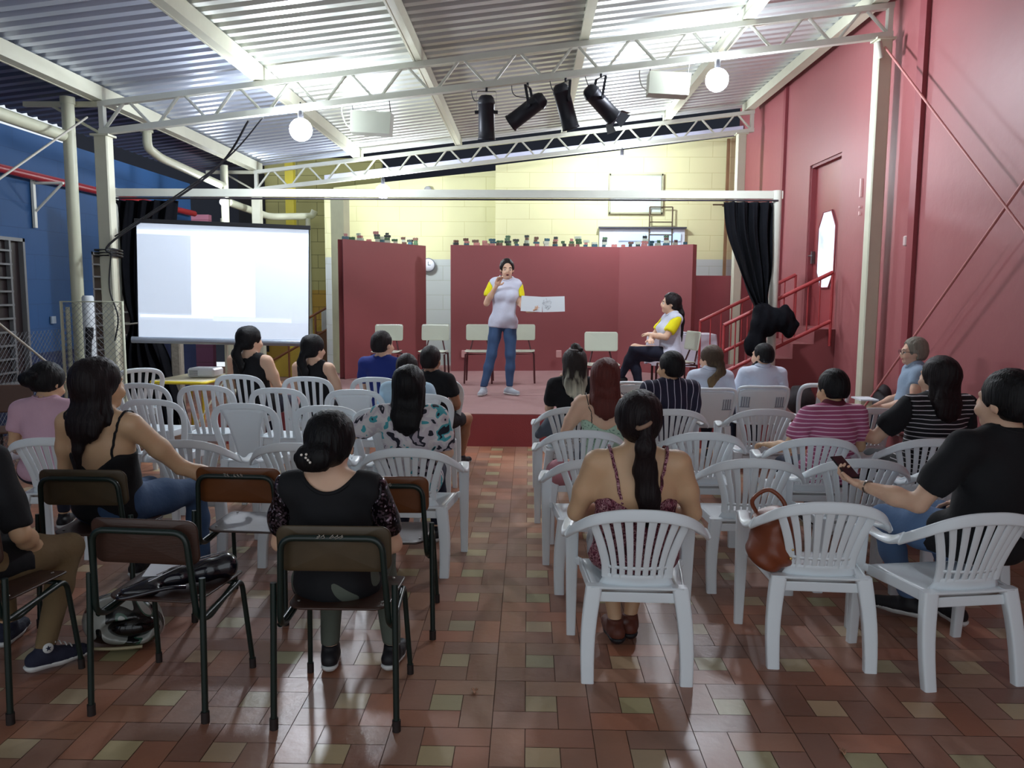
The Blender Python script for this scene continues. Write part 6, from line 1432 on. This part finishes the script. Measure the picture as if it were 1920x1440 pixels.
# stage
person('S1', 'standing speaker in white T-shirt with yellow sleeves and blue jeans holding an open book', (-.36, 10.5, SZ), 184, ('lowpony', HD), {'style': 'tee', 'mat': C_TEE, 'smat': YEL, 'slabel': 'yellow sleeve', 'sleeve': .62, 'hem': .42, 'th': .020, 'bust': 1}, {'mat': JEAN}, SK2, s=1.04, h=.011, stand=.40, side=-4, face='open', sw=.140, g=.90, head=(2, -2, 3), shoes=SHOEG,
       arms={1: {'el': (.205, .04, 1.12), 'wr': (.09, .17, 1.33), 'hd': (-.35, .3, .85), 'hn': (-.2, .9, -.4), 'curl': .5, 'ts': -1}, -1: {'el': (-.19, .05, 1.13), 'wr': (-.30, .24, 1.03), 'hd': (-.8, .6, .1), 'hn': (0, -.3, 1), 'curl': .7, 'ts': 1}},
       legs={1: {'hip': (.08, 0, .90), 'kn': (.14, .03, .50), 'an': (.24, .04, .09), 'fd': (.30, 1, 0)}, -1: {'hip': (-.08, 0, .90), 'kn': (-.09, .04, .50), 'an': (-.08, .0, .09), 'fd': (-.75, .9, 0)}})
bk = thing('open_book', 'open white picture book with a faint drawing held by the speaker', 'book', at(1017, 571, 10.22), R(0))
for s_, (a, w2) in ((-1, (10, .27)), (1, (-6, .28))):
    m_ = MB(); m_.box((s_*w2/2, 0, 0), (w2, .008, .19)); p_ = m_.obj('page', mat('page_white', (226, 236, 240), .6, var=.02), bk); p_.rotation_euler = (0, R(3 if s_ < 0 else -2), R(a*s_*-1))
m_ = MB(); rs = random.Random(5)
for i in range(5):
    cx_, cz_ = .06+rs.uniform(-.05, .06), rs.uniform(-.06, .06); m_.tube(catmull([(cx_+rs.uniform(-.03, .03), -.012, cz_+rs.uniform(-.03, .03)) for _ in range(5)], 4), .0012, 4)
m_.obj('line_drawing', mat('pencil_grey', (110, 120, 130), .8), bk)
person('S2', 'seated presenter with a long dark ponytail, yellow-sleeved white T-shirt and crossed legs', (1.86, 10.35, SZ), 102, ('lowpony', HD), {'style': 'tee', 'mat': C_TEE, 'smat': YEL, 'slabel': 'yellow sleeve', 'sleeve': .66, 'hem': .46, 'th': .016, 'bust': 1}, {'mat': JEAND}, SK2, s=1.06, h=.011, face=True, sw=.145, g=.95, head=(-14, 4, 0),
       arms={1: {'el': (.20, .14, .74), 'wr': (-.03, .27, .70), 'hd': (-1, .3, 0), 'hn': (0, -.2, -1)}, -1: {'el': (-.20, .14, .74), 'wr': (.05, .25, .76), 'hd': (1, .2, .1), 'hn': (0, -.3, -1)}},
       legs={-1: {'kn': (-.03, .46, .60), 'an': (.16, .56, .24), 'fd': (.2, 1, -.3)}, 1: {'kn': (.06, .44, .50), 'an': (.04, .36, .09)}})
